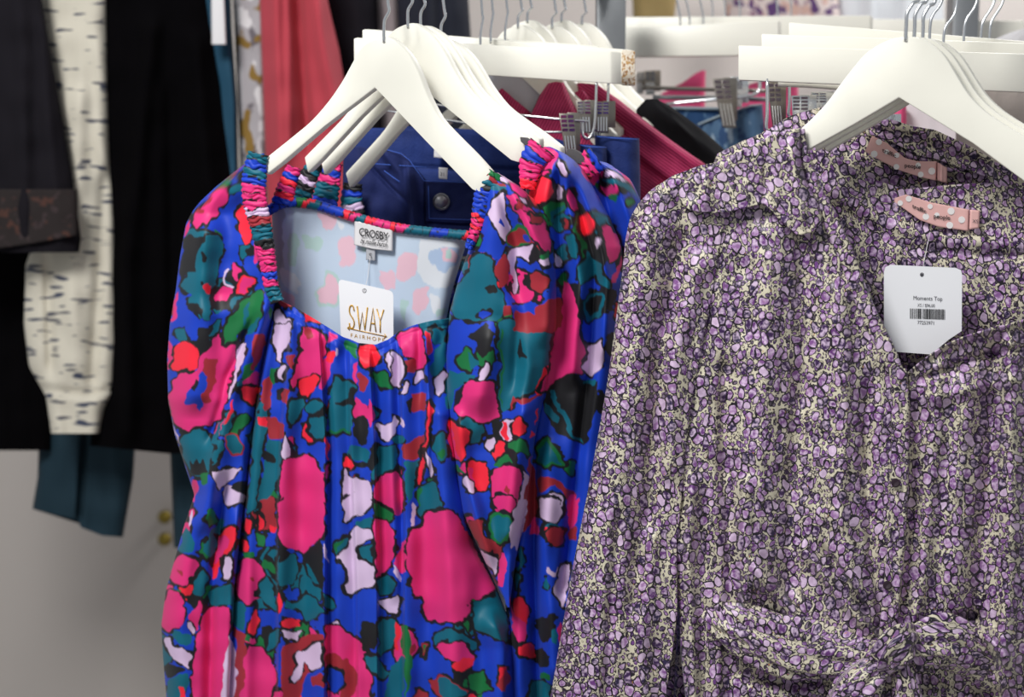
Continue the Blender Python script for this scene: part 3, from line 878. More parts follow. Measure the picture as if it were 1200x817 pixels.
def hook(parent, flip=1, h=.088, name='hook', m='chrome'):
    """S-bent wire hook in the hanger's own plane; base at the parent's origin"""
    f = flip
    pts = [(0, 0, -.006), (0, 0, .01), (.001 * f, 0, .022), (.006 * f, 0, .031), (.0075 * f, 0, .036), (.006 * f, 0, .045), (.001 * f, 0, h - .028)]
    pts = smooth_path(pts, 5)
    cx, cz, r = -.018 * f * 0, h + .004, .023
    a0 = -70 * f
    arc = []
    for k in range(0, 19):
        a = math.radians(-80 + k * 14.5)
        arc.append(np.array([cx + f * r * math.cos(a), 0, cz + r * math.sin(a)]))
    me = tube_mesh(name, pts + arc, .0021, 10)
    Mw = Matrix.LocRotScale(parent.location, parent.rotation_euler, parent.scale)
    me.transform(Mw)
    o = finish(name, me, M[m], parent); return o


def copy_thing(src, loc, rot, label, group=None, cat=None):
    r = src.copy(); C.objects.link(r); r.location = loc; r.rotation_euler = rot; r['label'] = label
    if group: r['group'] = group
    for ch in list(src.children):
        c = ch.copy(); C.objects.link(c); c.parent = r
        for g in list(ch.children):
            d = g.copy(); C.objects.link(d); d.parent = c
    return r


# ================================================================== the room
def struct_box(name, x0, x1, y0, y1, z0, z1, m, kind='structure'):
    me = bpy.data.meshes.new(name); v = [(x, y, z) for x in (x0, x1) for y in (y0, y1) for z in (z0, z1)]
    me.from_pydata(v, [], [(0, 1, 3, 2), (4, 6, 7, 5), (0, 4, 5, 1), (2, 3, 7, 6), (0, 2, 6, 4), (1, 5, 7, 3)]); me.update()
    o = finish(name, me, m, None, False); o['kind'] = kind; return o


wall_m = mat('painted_wall', (200, 193, 188), .9, bump=.2, bscale=80, vary=.03, vscale=2)
struct_box('wall_back', -3.2, 3.4, 4.15, 4.25, 0, 3.0, wall_m)
struct_box('floor', -3.2, 3.4, -.6, 4.6, -.05, 0, mat('grey_floor', (150, 146, 140), .5, vary=.1, vscale=3))

# ================================================================== garment racks (rails pass above the frame)
def rail_rack(pts, label, posts):
    r = root('garment_rack', (posts[0][0], posts[0][1], 0), label, 'clothes rack')
    finish('rail', tube_mesh('rail', pts, .0125, 14), M['steel'], r)
    for x, y in posts:
        z = pts[0][2]
        me = prism('post', [Vector(p) for p in ((x - .025, y - .025, 0), (x + .025, y - .025, 0), (x + .025, y - .025, z + .012), (x - .025, y - .025, z + .012))], (0, .05, 0), .003)
        finish('post', me, M['steel'], r, True, 35)
    return r


# ================================================================== wooden hangers, left rail
hangers = 'cream wooden hangers on the left rail'
HH = .130; RAIL_L = float(P(450, 44, 1.9)[2]) + HH + .0127
hp = plane(15, 450, 1.9)
h1loc = Vector(P(450, 44, hp(450)))
outer_l = [(310, 186), (325, 174), (345, 158), (365, 141), (385, 118), (400, 96), (410, 78), (418, 64), (430, 50), (450, 43.5), (462, 47), (478, 62), (490, 84), (500, 110), (515, 138), (535, 160), (556, 181), (574, 201)]
outer_s = [(p[0], p[1]) for p in smooth_path([(a, b) for a, b in outer_l], 3)]
H1 = outer_s + [(573, 210), (562, 226), (553, 222), (500, 167), (439, 103), (380, 148), (330, 191), (312, 205)]
H1 = [(a, b) for a, b in H1]
h1 = root('clothes_hanger', h1loc, 'cream wooden hanger carrying the front floral blouse, frontmost on the left', 'hanger', hangers, (0, 0, -math.radians(15)))
ext = Vector((math.sin(math.radians(38)) * .0115, math.cos(math.radians(38)) * .0115, 0))
px_prism('hanger_body', H1, hp, ext, h1, M['wood'], .0018)
hook(h1, h=HH)


def hang(px, py, d, roll, label):
    o = copy_thing(h1, Vector(P(px, py, d)), (0, math.radians(-roll), -math.radians(15)), label)
    for c in o.children:
        if c.name.startswith('hook'):      # every hook is bent to reach the same rail
            c.scale = (1, 1, (RAIL_L - o.location.z) / (HH + .0127)); c.rotation_euler = (0, math.radians(roll) * .8, 0)
    return o


h2 = hang(478, 28, 1.945, 7, 'second cream wooden hanger from the front, its arch standing tallest, holding the second floral blouse')
h2b = hang(493, 31, 1.975, 8, 'third cream wooden hanger from the front, mostly hidden behind the tall arched one')
h3 = hang(517, 47, 2.015, 9.5, 'fourth cream wooden hanger from the front, touching the front clip hanger bar')
# grey grips on the ends of the second and fourth hangers
for hh, gname, pts, d in ((h2, 'grip_pad', [(609, 160.5), (615, 161), (622, 165), (628, 170), (630, 175), (624, 176), (616, 171), (610, 166)], 1.895), (h3, 'grip_pad', [(664, 175), (670, 174), (678, 178), (684, 184), (687, 190), (684, 194), (676, 191), (668, 185), (663, 180)], 1.93)):
    px_prism(gname, pts, d, (.004, .012, 0), hh, M['foam'], .001)['label'] = 'grey non-slip grip pad'

# ================================================================== floral blouses
Y1 = 1090
gp1 = plane(12, 450, 1.93); gp2 = plane(12, 478, 1.955); gp3 = plane(12, 515, 2.0)
fl = 'blue floral print blouses on the left rail'
b1 = root('floral_blouse', Vector(P(430, Y1, 1.95)), 'front blue, pink and teal floral blouse with open square neck and white tags', 'blouse')
side = 1.0
neck = [(290, 352), (327, 352), (345, 360), (362, 370), (385, 384), (402, 395), (420, 402), (440, 404), (455, 398), (468, 388), (485, 381), (505, 376), (527, 373), (560, 373)]


def pleats(x, y):
    L = [([(345, 365), (332, 500), (327, 600), (327, 1090)], 3, 16, 11), ([(372, 380), (381, 520), (380, 700), (378, 1090)], 16, 3, 10), ([(384, 385), (395, 520), (396, 1090)], 8, 16, 7),
         ([(410, 410), (412, 500), (420, 700), (424, 1090)], 3, 12, 6), ([(432, 410), (438, 520), (441, 700), (444, 1090)], 12, 3, 9), ([(455, 405), (458, 520), (464, 700)], 8, 8, 7),
         ([(470, 395), (472, 470), (476, 600), (474, 1090)], 3, 14, 8), ([(497, 385), (502, 460), (500, 560)], 5, 5, 8), ([(515, 470), (522, 600), (530, 700), (528, 1090)], 16, 24, 15),
         ([(318, 370), (303, 470), (292, 600), (282, 1090)], 10, 10, 7), ([(575, 720), (590, 760), (580, 1090)], 18, 8, 12)]
    r = folds(x, y, L)
    k = np.clip((y - np.interp(x, [n[0] for n in neck], [n[1] for n in neck])) / 16, 0, 1)
    r = r + np.exp(-((y - np.interp(x, [n[0] for n in neck], [n[1] for n in neck])) / 38) ** 2) * .004 * np.sin(x / 3.3 + wobble(x, y, 50, 1.5, 3))
    return r * (.35 + .65 * k) - .0015 * np.exp(-((y - np.interp(x, [n[0] for n in neck], [n[1] for n in neck]) - 8) / 1.6) ** 2)


cloth('front_panel', b1, M['print'], [(322, 340), (308, 420), (298, 480), (288, 560), (280, 640), (268, 700), (262, 817), (262, Y1)], [(530, 340), (528, 400), (530, 480), (540, 560), (556, 640), (582, 690), (598, 730), (606, 817), (610, Y1)],
      neck, Y1, lambda x: gp1(x) - .01, 350, 560, .03, .12, .10, pleats, 0, SHEET, wob=(60, 1.5))
lf = lambda x, y: folds(x, y, [([(277, 235), (262, 300), (255, 360)], 22, 20, -7), ([(245, 260), (232, 380), (226, 480)], 20, 24, 10), ([(315, 350), (295, 400), (262, 470), (250, 560), (238, 620)], 10, 16, 10),
    ([(300, 370), (270, 440), (246, 520)], 7, 7, -9), ([(264, 560), (258, 620), (248, 700), (240, 1090)], 8, 6, -8), ([(225, 600), (212, 700), (215, 1090)], 14, 14, 6), ([(278, 600), (276, 700), (262, 1090)], 10, 8, 7)])
cloth('sleeve', b1, M['print'], [(306, 181), (287, 190), (268, 206), (247, 222), (229, 240), (218, 262), (211, 300), (206, 340), (199, 380), (196, 420), (197, 470), (205, 510), (218, 550), (228, 580), (217, 612), (206, 651), (194, 694), (189, 733), (191, 771), (195, 817), (197, 900), (204, Y1)],
      [(310, 183), (304, 210), (302, 240), (308, 280), (316, 320), (324, 350), (318, 385), (308, 430), (301, 480), (292, 550), (286, 600), (276, 690), (270, 817), (268, Y1)],
      [(190, 290), (222, 246), (247, 222), (268, 206), (287, 191), (306, 180), (330, 180)], Y1, lambda x: gp1(x) - .016, 135, 620, .045, .30, .14, lf, .06, SHEET, wob=(50, 1.6), blur=8)
rf = lambda x, y: folds(x, y, [([(590, 215), (575, 300), (572, 380), (560, 480)], 20, 22, 7), ([(585, 215), (605, 290), (608, 380), (604, 460)], 8, 12, -6), ([(600, 225), (628, 280), (645, 330), (640, 400)], 12, 10, 8),
    ([(580, 380), (560, 470), (552, 520)], 30, 16, 5), ([(600, 350), (618, 430), (606, 500)], 12, 10, 6), ([(618, 470), (600, 560), (592, 640)], 10, 14, 8), ([(535, 480), (545, 560), (575, 660)], 6, 10, 8)])
cloth('sleeve', b1, M['print'], [(572, 204), (566, 235), (560, 265), (550, 290), (538, 325), (527, 365), (523, 420), (525, 488), (530, 541), (541, 600), (560, 640), (580, 683), (592, 705)],
      [(584, 204), (604, 212), (620, 225), (635, 249), (648, 286), (652, 330), (652, 380), (640, 450), (627, 515), (622, 560), (615, 600), (604, 660), (598, 705)],
      [(560, 214), (572, 206), (580, 202), (592, 204), (606, 213), (620, 226), (660, 250)], 712, lambda x: gp1(x) - .035, 150, 520, .035, .22, .25, rf, .06, SHEET, wob=(50, 1.6), blur=8)
# back of the blouse: pale inside of the cloth, seen through the neck
trim_top = [(310, 244), (317, 241), (328, 235), (341, 232.5), (372, 236), (415, 250), (463, 262), (510, 268), (552, 272), (570, 276)]
trim_bot = [(x, y + 9.5) for x, y in trim_top]
cloth('back_panel', b1, M['print'], [(318, 230), (320, 300), (326, 360), (300, 440), (262, 700), (262, Y1)], [(549, 230), (545, 290), (530, 340), (522, 380), (560, 460), (606, 817), (610, Y1)],
      trim_bot, Y1, lambda x: gp1(x) + .07, 250, 420, .03, .1, .08, [([(345, 250), (338, 350)], 6, 6, 2.5), ([(431, 300), (431, 500)], 2, 2, 1)], 0, LINING, wob=(80, 1.2), blur=5)['label'] = 'pale washed-out inside of the printed cloth'


def band_colour(t, seq):
    """colour list along a strip, with dark joints"""
    n = len(seq); f = t * n; i = np.clip(f.astype(int), 0, n - 1); c = np.array([lin(PAL[k]) for k in seq])
    return c[i]


def strip(name, parent, path, width, seq, base, ruche=0, nu=14, seed=1, n=None, edge=.004, freq=2.1):
    """a ribbon of printed cloth along a path (with gathers across it)"""
    pts = np.array(smooth_path(path, 12)); seg = np.r_[0, np.cumsum(np.hypot(*np.diff(pts, axis=0).T))]
    L = seg[-1]; n = n or int(L * 1.3); s = np.linspace(0, L, n)
    x = np.interp(s, seg, pts[:, 0]); y = np.interp(s, seg, pts[:, 1])
    w = np.interp(s / L, np.linspace(0, 1, len(width)), width)
    tx = np.gradient(x); ty = np.gradient(y); q = np.hypot(tx, ty); nx_, ny_ = -ty / q, tx / q
    rs = np.random.RandomState(seed)
    ph = np.cumsum(rs.uniform(.6, 1.4, n)) * (L / n) * freq / 2.1
    t = np.linspace(-1, 1, nu)[None, :]
    wj = 1 + (ruche > 0) * .07 * np.sin(ph * 1.05 + 1)[:, None] + 0 * t
    sk = wobble(t * 20, s[:, None], 26, 2.6, seed)
    X = x[:, None] + nx_[:, None] * t * w[:, None] / 2 * wj; Y = y[:, None] + ny_[:, None] * t * w[:, None] / 2 * wj
    ruche = ruche * (.75 + .45 * wobble(X, Y, 16, 1.0, seed + 9))
    h = ruche * (np.sin(ph[:, None] + sk + t * 1.1) + .5 * np.sin(ph[:, None] * 1.7 + sk * 1.6 + 2)) * .5
    d = base(X) - .006 * np.sqrt(np.clip(1 - t ** 2 * .97, 0, 1)) - h
    tt = np.clip(s[:, None] / L + t * .012 + wobble(X, Y, 16, .012, seed), 0, .999)
    c = band_colour(tt, seq)
    k = wobble(X * 1.0, Y * 1.0, 9, 1.0, seed + 5)
    f = tt * len(seq); dj = np.abs(f - np.round(f)) * L / len(seq)
    c = np.where(((dj < .5 + .9 * k))[..., None], lin(PAL['K']), c)
    me = mesh_quads(name, P(X, Y, d), gridq(nu, n), np.stack([X, Y], -1) / 100, c)
    o = finish(name, me, M['print'], parent); m = o.modifiers.new('thick', 'SOLIDIFY'); m.thickness = .0015; m.offset = -1
    return o


tp = [((a[0]), (a[1] + 4.5)) for a in trim_top]
strip('neck_trim', b1, tp, [10, 10, 9, 10], 'BBBBGRTBBBRPTRPPRPTTTBBTTRPB', lambda x: gp1(x) + .066, .0002, 6, 3, edge=.002)
strip('shoulder_strap', b1, [(303, 180), (299, 200), (298, 231), (307, 271), (314, 308), (318, 335), (325, 354)], [22, 27, 26, 23, 19, 16, 14], 'TBTBPPPLDTTKPPPBPTT', lambda x: gp1(x) - .022, .0030, 20, 2)
strip('shoulder_strap', b1, [(582, 203), (573, 218), (566, 240), (558, 268), (549, 292)], [20, 27, 20, 12, 8], 'GDTKBBBBBRPRPPBB', lambda x: gp1(x) - .030, .0030, 20, 5)
# labels and swing tag at the neck
lp = lambda x: gp1(x) + .060
lab = cloth('brand_label', b1, M['satin'], [(415.5, 250), (414.5, 300)], [(461, 250), (460.5, 305)], [(410, 257.5), (437, 263), (465, 267.5)], [(410, 286), (437, 292), (465, 295)], lp, 30, 20, .003, .1, .1, None, wob=(30, .3), blur=3)
text_mesh('lettering', 'CROSBY', (420.5, 276.0), (.72, .13), (.0, 1), 13.5, lab, M['ink'], lp, .0035, bold=.012, spacing=.92)
text_mesh('lettering', 'by mollie burch', (422, 284.5), (.60, .10), (-.1, 1), 8.2, lab, M['ink'], lp, .0035, .4, .012)
lab = cloth('size_label', b1, M['grey_tape'], [(429, 285), (429, 310)], [(440, 285), (440, 310)], 288, [(425, 304), (445, 306.5)], lambda x: gp1(x) + .0625, 10, 14, .001, .2, .2, None, wob=(30, .1), blur=3)
text_mesh('lettering', 'S', (432.2, 302), (1, .1), (0, 1), 8, lab, M['ink'], lambda x: gp1(x) + .0615, .001)
tg = root('swing_tag', Vector(P(430, 404, 1.97)), 'white swing tag with gold lettering tucked behind the front floral blouse neckline', 'tag')
tpn = lambda x: gp1(x) + .030


def rrect(c, r, n=5):
    """rounded outline from four corners (clockwise from top left)"""
    out = []
    for i in range(4):
        p0, p1, p2 = np.array(c[i - 1], float), np.array(c[i], float), np.array(c[(i + 1) % 4], float)
        a = (p0 - p1) / np.linalg.norm(p0 - p1) * r; b = (p2 - p1) / np.linalg.norm(p2 - p1) * r
        for k in range(n + 1):
            t = k / n; out.append(tuple(p1 + a * (1 - t) ** 2 + b * t ** 2))
    return out


px_prism('card', rrect([(396.5, 327), (461, 341.5), (461, 412), (400, 404)], 6), tpn, (0, .0012, 0), tg, M['white'], 0)
finish('string', tube_mesh('string', [Vector(P(x, y, tpn(x) - .001 + dd)) for x, y, dd in ((427, 341, .0), (431, 325, .01), (434, 300, .028))], .0004, 6), M['satin'], tg)
finish('eyelet', tube_mesh('eyelet', [Vector(P(427 + 2.2 * math.cos(a), 340.5 + 2.2 * math.sin(a), tpn(427) - .001)) for a in np.linspace(0, 6.28, 16)], .0003, 5), M['grey_ink'], tg)


def strokes(name, lines, parent, m, d, r):
    """thin foil lines joined into one part"""
    bm = bmesh.new()
    for ln in lines:
        t = tube_mesh('t', [Vector(P(x, y, d(x) - .0008)) for x, y in ln], r, 6); bm.from_mesh(t); bpy.data.meshes.remove(t)
    me = bpy.data.meshes.new(name); bm.to_mesh(me); bm.free(); return finish(name, me, m, parent)


def T_(pts, ox, oy, sx, sh): return [(ox + x * sx, oy + y * 1.0 + x * sx * sh) for x, y in pts]


Lh = 27.0
S_ = [(.9, .22), (.75, .06), (.45, .0), (.15, .08), (.05, .24), (.2, .40), (.55, .52), (.85, .66), (.92, .8), (.75, .95), (.45, 1), (.15, .93), (.05, .78)]
let = [[S_], [[(0, 0), (.25, 1), (.5, .25), (.75, 1), (1, 0)]], [[(0, 1), (.5, 0), (1, 1)], [(.2, .66), (.8, .66)]], [[(0, 0), (.5, .5), (1, 0)], [(.5, .5), (.5, 1)]]]
lines = []
for (ox, wd), gl in zip(((409, 6.5), (418.5, 12), (433.5, 7), (441.5, 8)), let):
    for st in gl: lines.append([(ox + x * wd, 357.5 + (ox - 409) * .14 + y * Lh + x * wd * .12) for x, y in (smooth_path(st, 4) if len(st) > 6 else st)])
strokes('foil_lettering', lines, tg, M['gold'], tpn, .00095)
strokes('foil_arrow', [[(407, 384.5), (453, 394.5)], [(410, 382), (407, 384.5), (409.5, 387)], [(450.5, 391.5), (453, 394.5), (450, 396)]], tg, M['gold'], tpn, .0006)
text_mesh('foil_lettering', 'FAIRHOPE', (410.5, 395), (1, .15), (.0, 1), 6.4, tg, M['gold'], tpn, .0006, spacing=1.5)

# second, third, fourth floral blouses: shoulders and sleeves in view
b2 = root('floral_blouse', Vector(P(660, Y1, 1.99)), 'second blue floral blouse, puffed pink-topped sleeve between front blouse and rearmost sleeve', 'blouse')
s2 = lambda x, y: folds(x, y, [([(650, 188), (640, 230), (632, 300)], 12, 10, 7), ([(655, 188), (668, 250), (680, 330), (670, 450)], 9, 9, 8), ([(660, 186), (690, 250), (712, 330), (705, 420)], 8, 9, 8), ([(655, 190), (655, 260), (662, 340)], 6, 5, -7),
    ([(672, 215), (698, 300), (694, 400), (680, 520), (660, 700)], 7, 7, -8), ([(645, 520), (640, 640), (650, 800)], 10, 14, 8), ([(628, 540), (626, 640), (632, 900)], 6, 5, -8), ([(612, 620), (606, 720), (612, 900)], 10, 12, 8)])
cloth('sleeve', b2, M['print'], [(628, 176), (616, 200), (616, 230), (628, 300), (634, 380), (622, 480), (608, 560), (598, 640), (594, 700), (596, 800), (600, Y1)], [(660, 176), (682, 196), (700, 228), (716, 258), (729, 290), (732, 330), (728, 400), (718, 480), (706, 560), (694, 640), (684, 720), (676, 817), (670, Y1)],
      [(612, 182), (622, 176), (632, 172), (645, 172), (662, 180), (684, 196), (712, 230)], Y1, lambda x: gp2(x) - .02, 150, 700, .045, .16, .30, s2, .06, SHEET, wob=(45, 1.6), blur=9)
strip('shoulder_strap', b2, [(636, 172), (624, 188), (620, 206), (618, 222)], [32, 28, 22, 14], 'PBPPR', lambda x: gp2(x) - .028, .0028, 18, 7)
strip('shoulder_strap', b2, [(345, 196), (338, 214), (330, 240)], [16, 20, 24], 'PBRPRB', lambda x: gp2(x) + .03, .0028, 16, 8)
cloth('back_panel', b2, M['print'], [(300, 250), (290, 400), (262, 700), (262, Y1)], [(560, 250), (600, 400), (606, 817), (612, Y1)], 300, Y1, lambda x: gp2(x) + .09, 120, 160, .03, .1, .1, None, 0, SHEET)
b3 = root('floral_blouse', Vector(P(700, Y1, 2.04)), 'rearmost floral sleeve beside the purple blouse shoulder, pink gathers and lilac patch on top', 'blouse')
s3 = lambda x, y: folds(x, y, [([(700, 200), (712, 240), (735, 330)], 7, 7, -7), ([(715, 200), (735, 250), (752, 300)], 8, 8, 6)])
cloth('sleeve', b3, M['print'], [(680, 195), (676, 215), (690, 300), (690, 500), (650, 817), (640, Y1)], [(708, 190), (735, 202), (750, 232), (760, 300), (745, 500), (720, 817), (715, Y1)],
      [(670, 198), (682, 192), (700, 188), (720, 193), (738, 206), (752, 230)], Y1, lambda x: gp3(x) - .01, 90, 500, .045, .2, .3, s3, .05, SHEET, blur=9)
strip('shoulder_strap', b3, [(700, 186), (688, 194), (679, 206)], [30, 30, 22], 'BPPD', lambda x: gp3(x) - .02, .0028, 16, 9)
strip('shoulder_strap', b3, [(372, 190), (360, 210), (350, 236)], [16, 22, 26], 'KTKLKTT', lambda x: gp3(x) + .02, .0028, 16, 10)
b4 = root('floral_blouse', Vector(P(395, 700, 2.1)), 'floral blouse showing only its gathered left strap below the greyish hanger arm', 'blouse')
gp4 = plane(12, 520, 2.06)
strip('shoulder_strap', b4, [(392, 190), (386, 210), (380, 240)], [18, 26, 30], 'PBPTTB', lambda x: gp4(x) + .01, .0028, 16, 12)
strip('shoulder_strap', b4, [(414, 215), (412, 235), (416, 255)], [20, 24, 24], 'KBTLK', lambda x: gp4(x) + .03, .0028, 16, 13)
cloth('back_panel', b4, M['print'], [(345, 240), (300, 400), (290, Y1)], [(430, 240), (560, 330), (600, 600), (606, Y1)], [(340, 250), (430, 262), (560, 300)], Y1, lambda x: gp4(x) + .03, 100, 160, .02, .1, .1, None, 0, SHEET)

# ================================================================== clip hangers on the left rail
def bar(parent, tl, tr, br, bl, d0, d1, ext, m='wood', bevel=.0022):
    q = np.array([tl, tr, br, bl], float); dd = np.array([d0, d1, d1, d0])
    return finish('bar', prism('bar', [Vector(p) for p in P(q[:, 0], q[:, 1], dd)], ext, bevel), M[m], parent, True, 35)


def wire(parent, pts, r=.0016, name='wire', m='chrome', smooth=4):
    w3 = [P(x, y, d) for x, y, d in pts]
    return finish(name, tube_mesh(name, smooth_path(w3, smooth) if smooth else w3, r, 8), M[m], parent)


def clip(parent, cx, cy, d, w, h, lean=0, rows=4, m='dark_chrome', face=1):
    """spring clip: ribbed pressed plate, smooth jaw below, second plate behind, coil between"""
    s = d / F
    base = P(cx, cy, d)
    top = finish('clip', prism('clip', [Vector(P(cx + sx * w / 2 + (0 if k < 2 else lean), y_, d)) for k, (sx, y_) in enumerate(((-1.06, cy), (1.06, cy), (.8, cy + h), (-.8, cy + h)))], (0, .0016, 0), .0004), M[m], parent, True, 35)
    bm = bmesh.new()
    for r in range(rows):
        for c in (-1, 1):
            yy = cy + h * (.07 + r * .10); xx = cx + c * w * .24 + lean * (.07 + r * .1)
            a = w * .19; b_ = h * .032
            vs_ = [bm.verts.new(P(xx + sx * a, yy + sy * b_, d - (.0022 if sy < 0 else .0006))) for sx, sy in ((-1, -1), (1, -1), (1, 1), (-1, 1))]
            bk = [bm.verts.new(P(xx + sx * a, yy + sy * b_, d + .0004)) for sx, sy in ((-1, -1), (1, -1), (1, 1), (-1, 1))]
            bm.faces.new(vs_)
            for k in range(4): bm.faces.new((vs_[k], bk[k], bk[(k + 1) % 4], vs_[(k + 1) % 4]))
    for c in (-.6, -.2, .2, .6):
        x0 = cx + c * w / 2; vs_ = []
        for y_, t in ((cy + h * .5, .5), (cy + h * .96, .96)):
            for sx in (-1, 1): vs_.append(bm.verts.new(P(x0 + lean * t + sx * w * .045, y_, d - .0012)))
        bm.faces.new((vs_[0], vs_[1], vs_[3], vs_[2]))
    bmesh.ops.recalc_face_normals(bm, faces=bm.faces)
    me = bpy.data.meshes.new('rib'); bm.to_mesh(me); bm.free(); r_ = finish('ribbing', me, M['chrome'], None, False)
    r_.parent = top; me_ = r_.data; me_.transform(Matrix.Translation(r_.location)); r_.location = (0, 0, 0)
    me_.transform(Matrix.Translation(-(Vector(parent.location))))
    back = finish('clip_jaw', prism('clip_jaw', [Vector(P(cx + w * .5 + sx * w / 2 * .9, y_, d + .016)) for sx, y_ in ((-1, cy - h * .02), (1, cy - h * .02), (1, cy + h * .85), (-1, cy + h * .85))], (0, .0016, 0), .0004), M[m], parent, True, 35)
    coil = [P(cx + lean * .45 + (w * .5) * math.cos(0) * 0 + w * (.0 + .3 * k / 40.), cy + h * .45 + 3 * math.sin(k * 1.2), d + .006 + .0035 * math.cos(k * 1.2)) for k in range(40)]
    finish('spring', tube_mesh('spring', coil, .0006, 5), M['chrome'], parent)


def straight_hook(parent, px, py, d, dx=(0, 3, -2), m='chrome', r=.0019, top=None):
    if top is None: top = row_of(RAIL_L, d) - 18
    pts = [(px, py + 6, d), (px, py - 8, d), (px + dx[1] * .6, py - 22, d), (px + dx[1], py - 30, d), (px + dx[1] * .6, py - 40, d), (px + dx[2], top + 26, d)]
    arc = [(px + dx[2] + 18 * 1.9 / d * (1 - math.cos(math.radians(t))) * 1 - 0, top + 26 - 20 * math.sin(math.radians(t)), d) for t in range(15, 226, 15)]
    w3 = smooth_path([P(*p) for p in pts], 5)[:-1] + [P(*a) for a in arc]
    return finish('hook', tube_mesh('hook', w3, r, 10), M[m], parent)


ch1 = root('clip_hanger', Vector(P(575, 97, 2.11)), 'front cream clip hanger bar with plain smooth end, above the blue jeans', 'hanger')
bar(ch1, (414, 44), (716, 60), (716, 98), (414, 78), 2.135, 2.10, (.0165, .010, 0))
straight_hook(ch1, 563, 51, 2.12)
wire(ch1, [(699, 92, 2.107), (698, 125, 2.107), (696, 150, 2.107), (690, 162, 2.107), (683, 158, 2.107), (682, 140, 2.107)], .0021)
wire(ch1, [(602, 134, 2.12), (660, 140, 2.10), (690, 142, 2.10)], .0019)
wire(ch1, [(440, 112, 2.12), (520, 124, 2.12), (602, 134, 2.12)], .0019)
clip(ch1, 664, 133, 2.085, 17, 52, 6)
clip(ch1, 684, 118, 2.118, 17, 38, 2)
ch2 = root('clip_hanger', Vector(P(592, 97, 2.17)), 'second cream clip hanger bar whose chipped chipboard end shows behind the front bar', 'hanger')
bar(ch2, (424, 34), (729.5, 58), (729.5, 99), (424, 70), 2.19, 2.15, (.018, .010, 0))
o = px_prism('bar_end', [(728.5, 58.5), (744.5, 59.5), (744.5, 100.5), (728.5, 99.5)], 2.149, (0, .010, 0), ch2, M['chip'], .002); o['label'] = 'chipped end grain'
straight_hook(ch2, 575, 45, 2.16); 
wire(ch2, [(713, 96, 2.152), (712, 130, 2.152), (710, 142, 2.152), (703, 152, 2.152), (695, 150, 2.152)], .0021)
wire(ch2, [(440, 128, 2.17), (602, 152, 2.16), (668, 155, 2.15)], .0019)
clip(ch2, 706, 119, 2.145, 16, 36, 0)
clip(ch2, 700, 122, 2.17, 14, 40, -2)
ch3 = root('clip_hanger', Vector(P(592, 60, 2.2)), 'cream clip hanger glimpsed as a thin strip behind the two left bars', 'hanger')
bar(ch3, (560, 43), (700, 54), (700, 80), (560, 70), 2.21, 2.19, (.006, .010, 0))
straight_hook(ch3, 592, 44, 2.2)

# blue jeans on the clip hangers
jn = root('jeans', Vector(P(560, 620, 2.14)), 'front blue corduroy jeans with pewter waist button, hanging behind the floral blouse', 'jeans')
jp = plane(4, 575, 2.13)
jf = lambda x, y: folds(x, y, [([(440, 165), (470, 205), (490, 290)], 6, 10, 6), ([(478, 190), (482, 240), (484, 300)], 3, 8, 7), ([(430, 190), (460, 222), (480, 240)], 3, 3, -4), ([(500, 205), (500, 320)], 2, 2, -3), ([(620, 160), (640, 200), (650, 300)], 12, 12, 4)])
leg = [(395, 620), (500, 620)]
cloth('front_panel', jn, M['navy_dark'], [(402, 190), (400, 300), (398, 620)], [(600, 200), (650, 300), (660, 620)], [(390, 168), (440, 174), (474, 180), (500, 212), (560, 213), (600, 212), (660, 214)], 620, lambda x: jp(x) - .01, 160, 200, .02, .1, .1, jf, 0, wob=(30, 1), blur=6)
cloth('waistband', jn, M['navy_dark'], [(499, 200), (498, 270)], [(602, 200), (604, 270)], [(495, 212), (540, 214), (610, 210)], [(495, 259), (540, 262), (610, 258)], lambda x: jp(x) - .016, 60, 30, .006, .1, .1, None, wob=(20, .8), blur=5)
cloth('back_panel', jn, M['navy'], [(410, 150), (405, 620)], [(700, 160), (664, 620)], [(400, 150), (470, 150), (560, 156), (640, 160), (690, 176)], 620, lambda x: jp(x) + .03, 140, 160, .02, .1, .1, [([(440, 196), (700, 200)], 2, 2, -3)], 0, wob=(35, 1), blur=6)
strokes('stitching', [[(440, 172), (470, 180), (480, 188), (487, 198), (497, 212), (600, 216)], [(450, 200), (475, 218), (484, 232)], [(502, 218), (503, 256), (560, 258)], [(438, 192), (500, 196)]], jn, M['stitch'], lambda x: jp(x) - .019, .0006)
o = finish('waist_button', tube_mesh('waist_button', [Vector(P(517, 236.5, jp(517) - .018)), Vector(P(517, 236.5, jp(517) - .024)), Vector(P(517, 236.5, jp(517) - .026)), Vector(P(517, 236.5, jp(517) - .0245)), Vector(P(517, 236.5, jp(517) - .027))], [.0128, .0128, .0108, .0095, .004], 28), M['pewter'], jn, True, 30); o['label'] = 'pewter shank button'
cloth('size_tag', jn, M['satin'], [(514, 190), (514, 215)], [(525, 190), (524, 215)], [(512, 196), (527, 197)], [(512, 209), (527, 211)], lambda x: jp(x) - .013, 8, 8, .001, .1, .1, None, wob=(30, .1), blur=3)
text_mesh('lettering', '31', (515.5, 206), (1, .05), (0, 1), 6, jn, M['ink'], lambda x: jp(x) - .014, .002)
cloth('paper_label', jn, M['satin'], [(510, 150), (508, 190)], [(527, 150), (524, 190)], [(505, 170), (530, 178)], [(505, 184), (530, 187)], lambda x: jp(x) + .012, 8, 8, .001, .1, .1, None, wob=(30, .1), blur=3)
jn2 = root('jeans', Vector(P(690, 620, 2.17)), 'second pair of blue corduroy jeans, folded waist hooped under the chrome clips', 'jeans')
tz = lambda x, y: folds(x, y, [([(700, 160), (690, 250)], 3, 3, -6)])
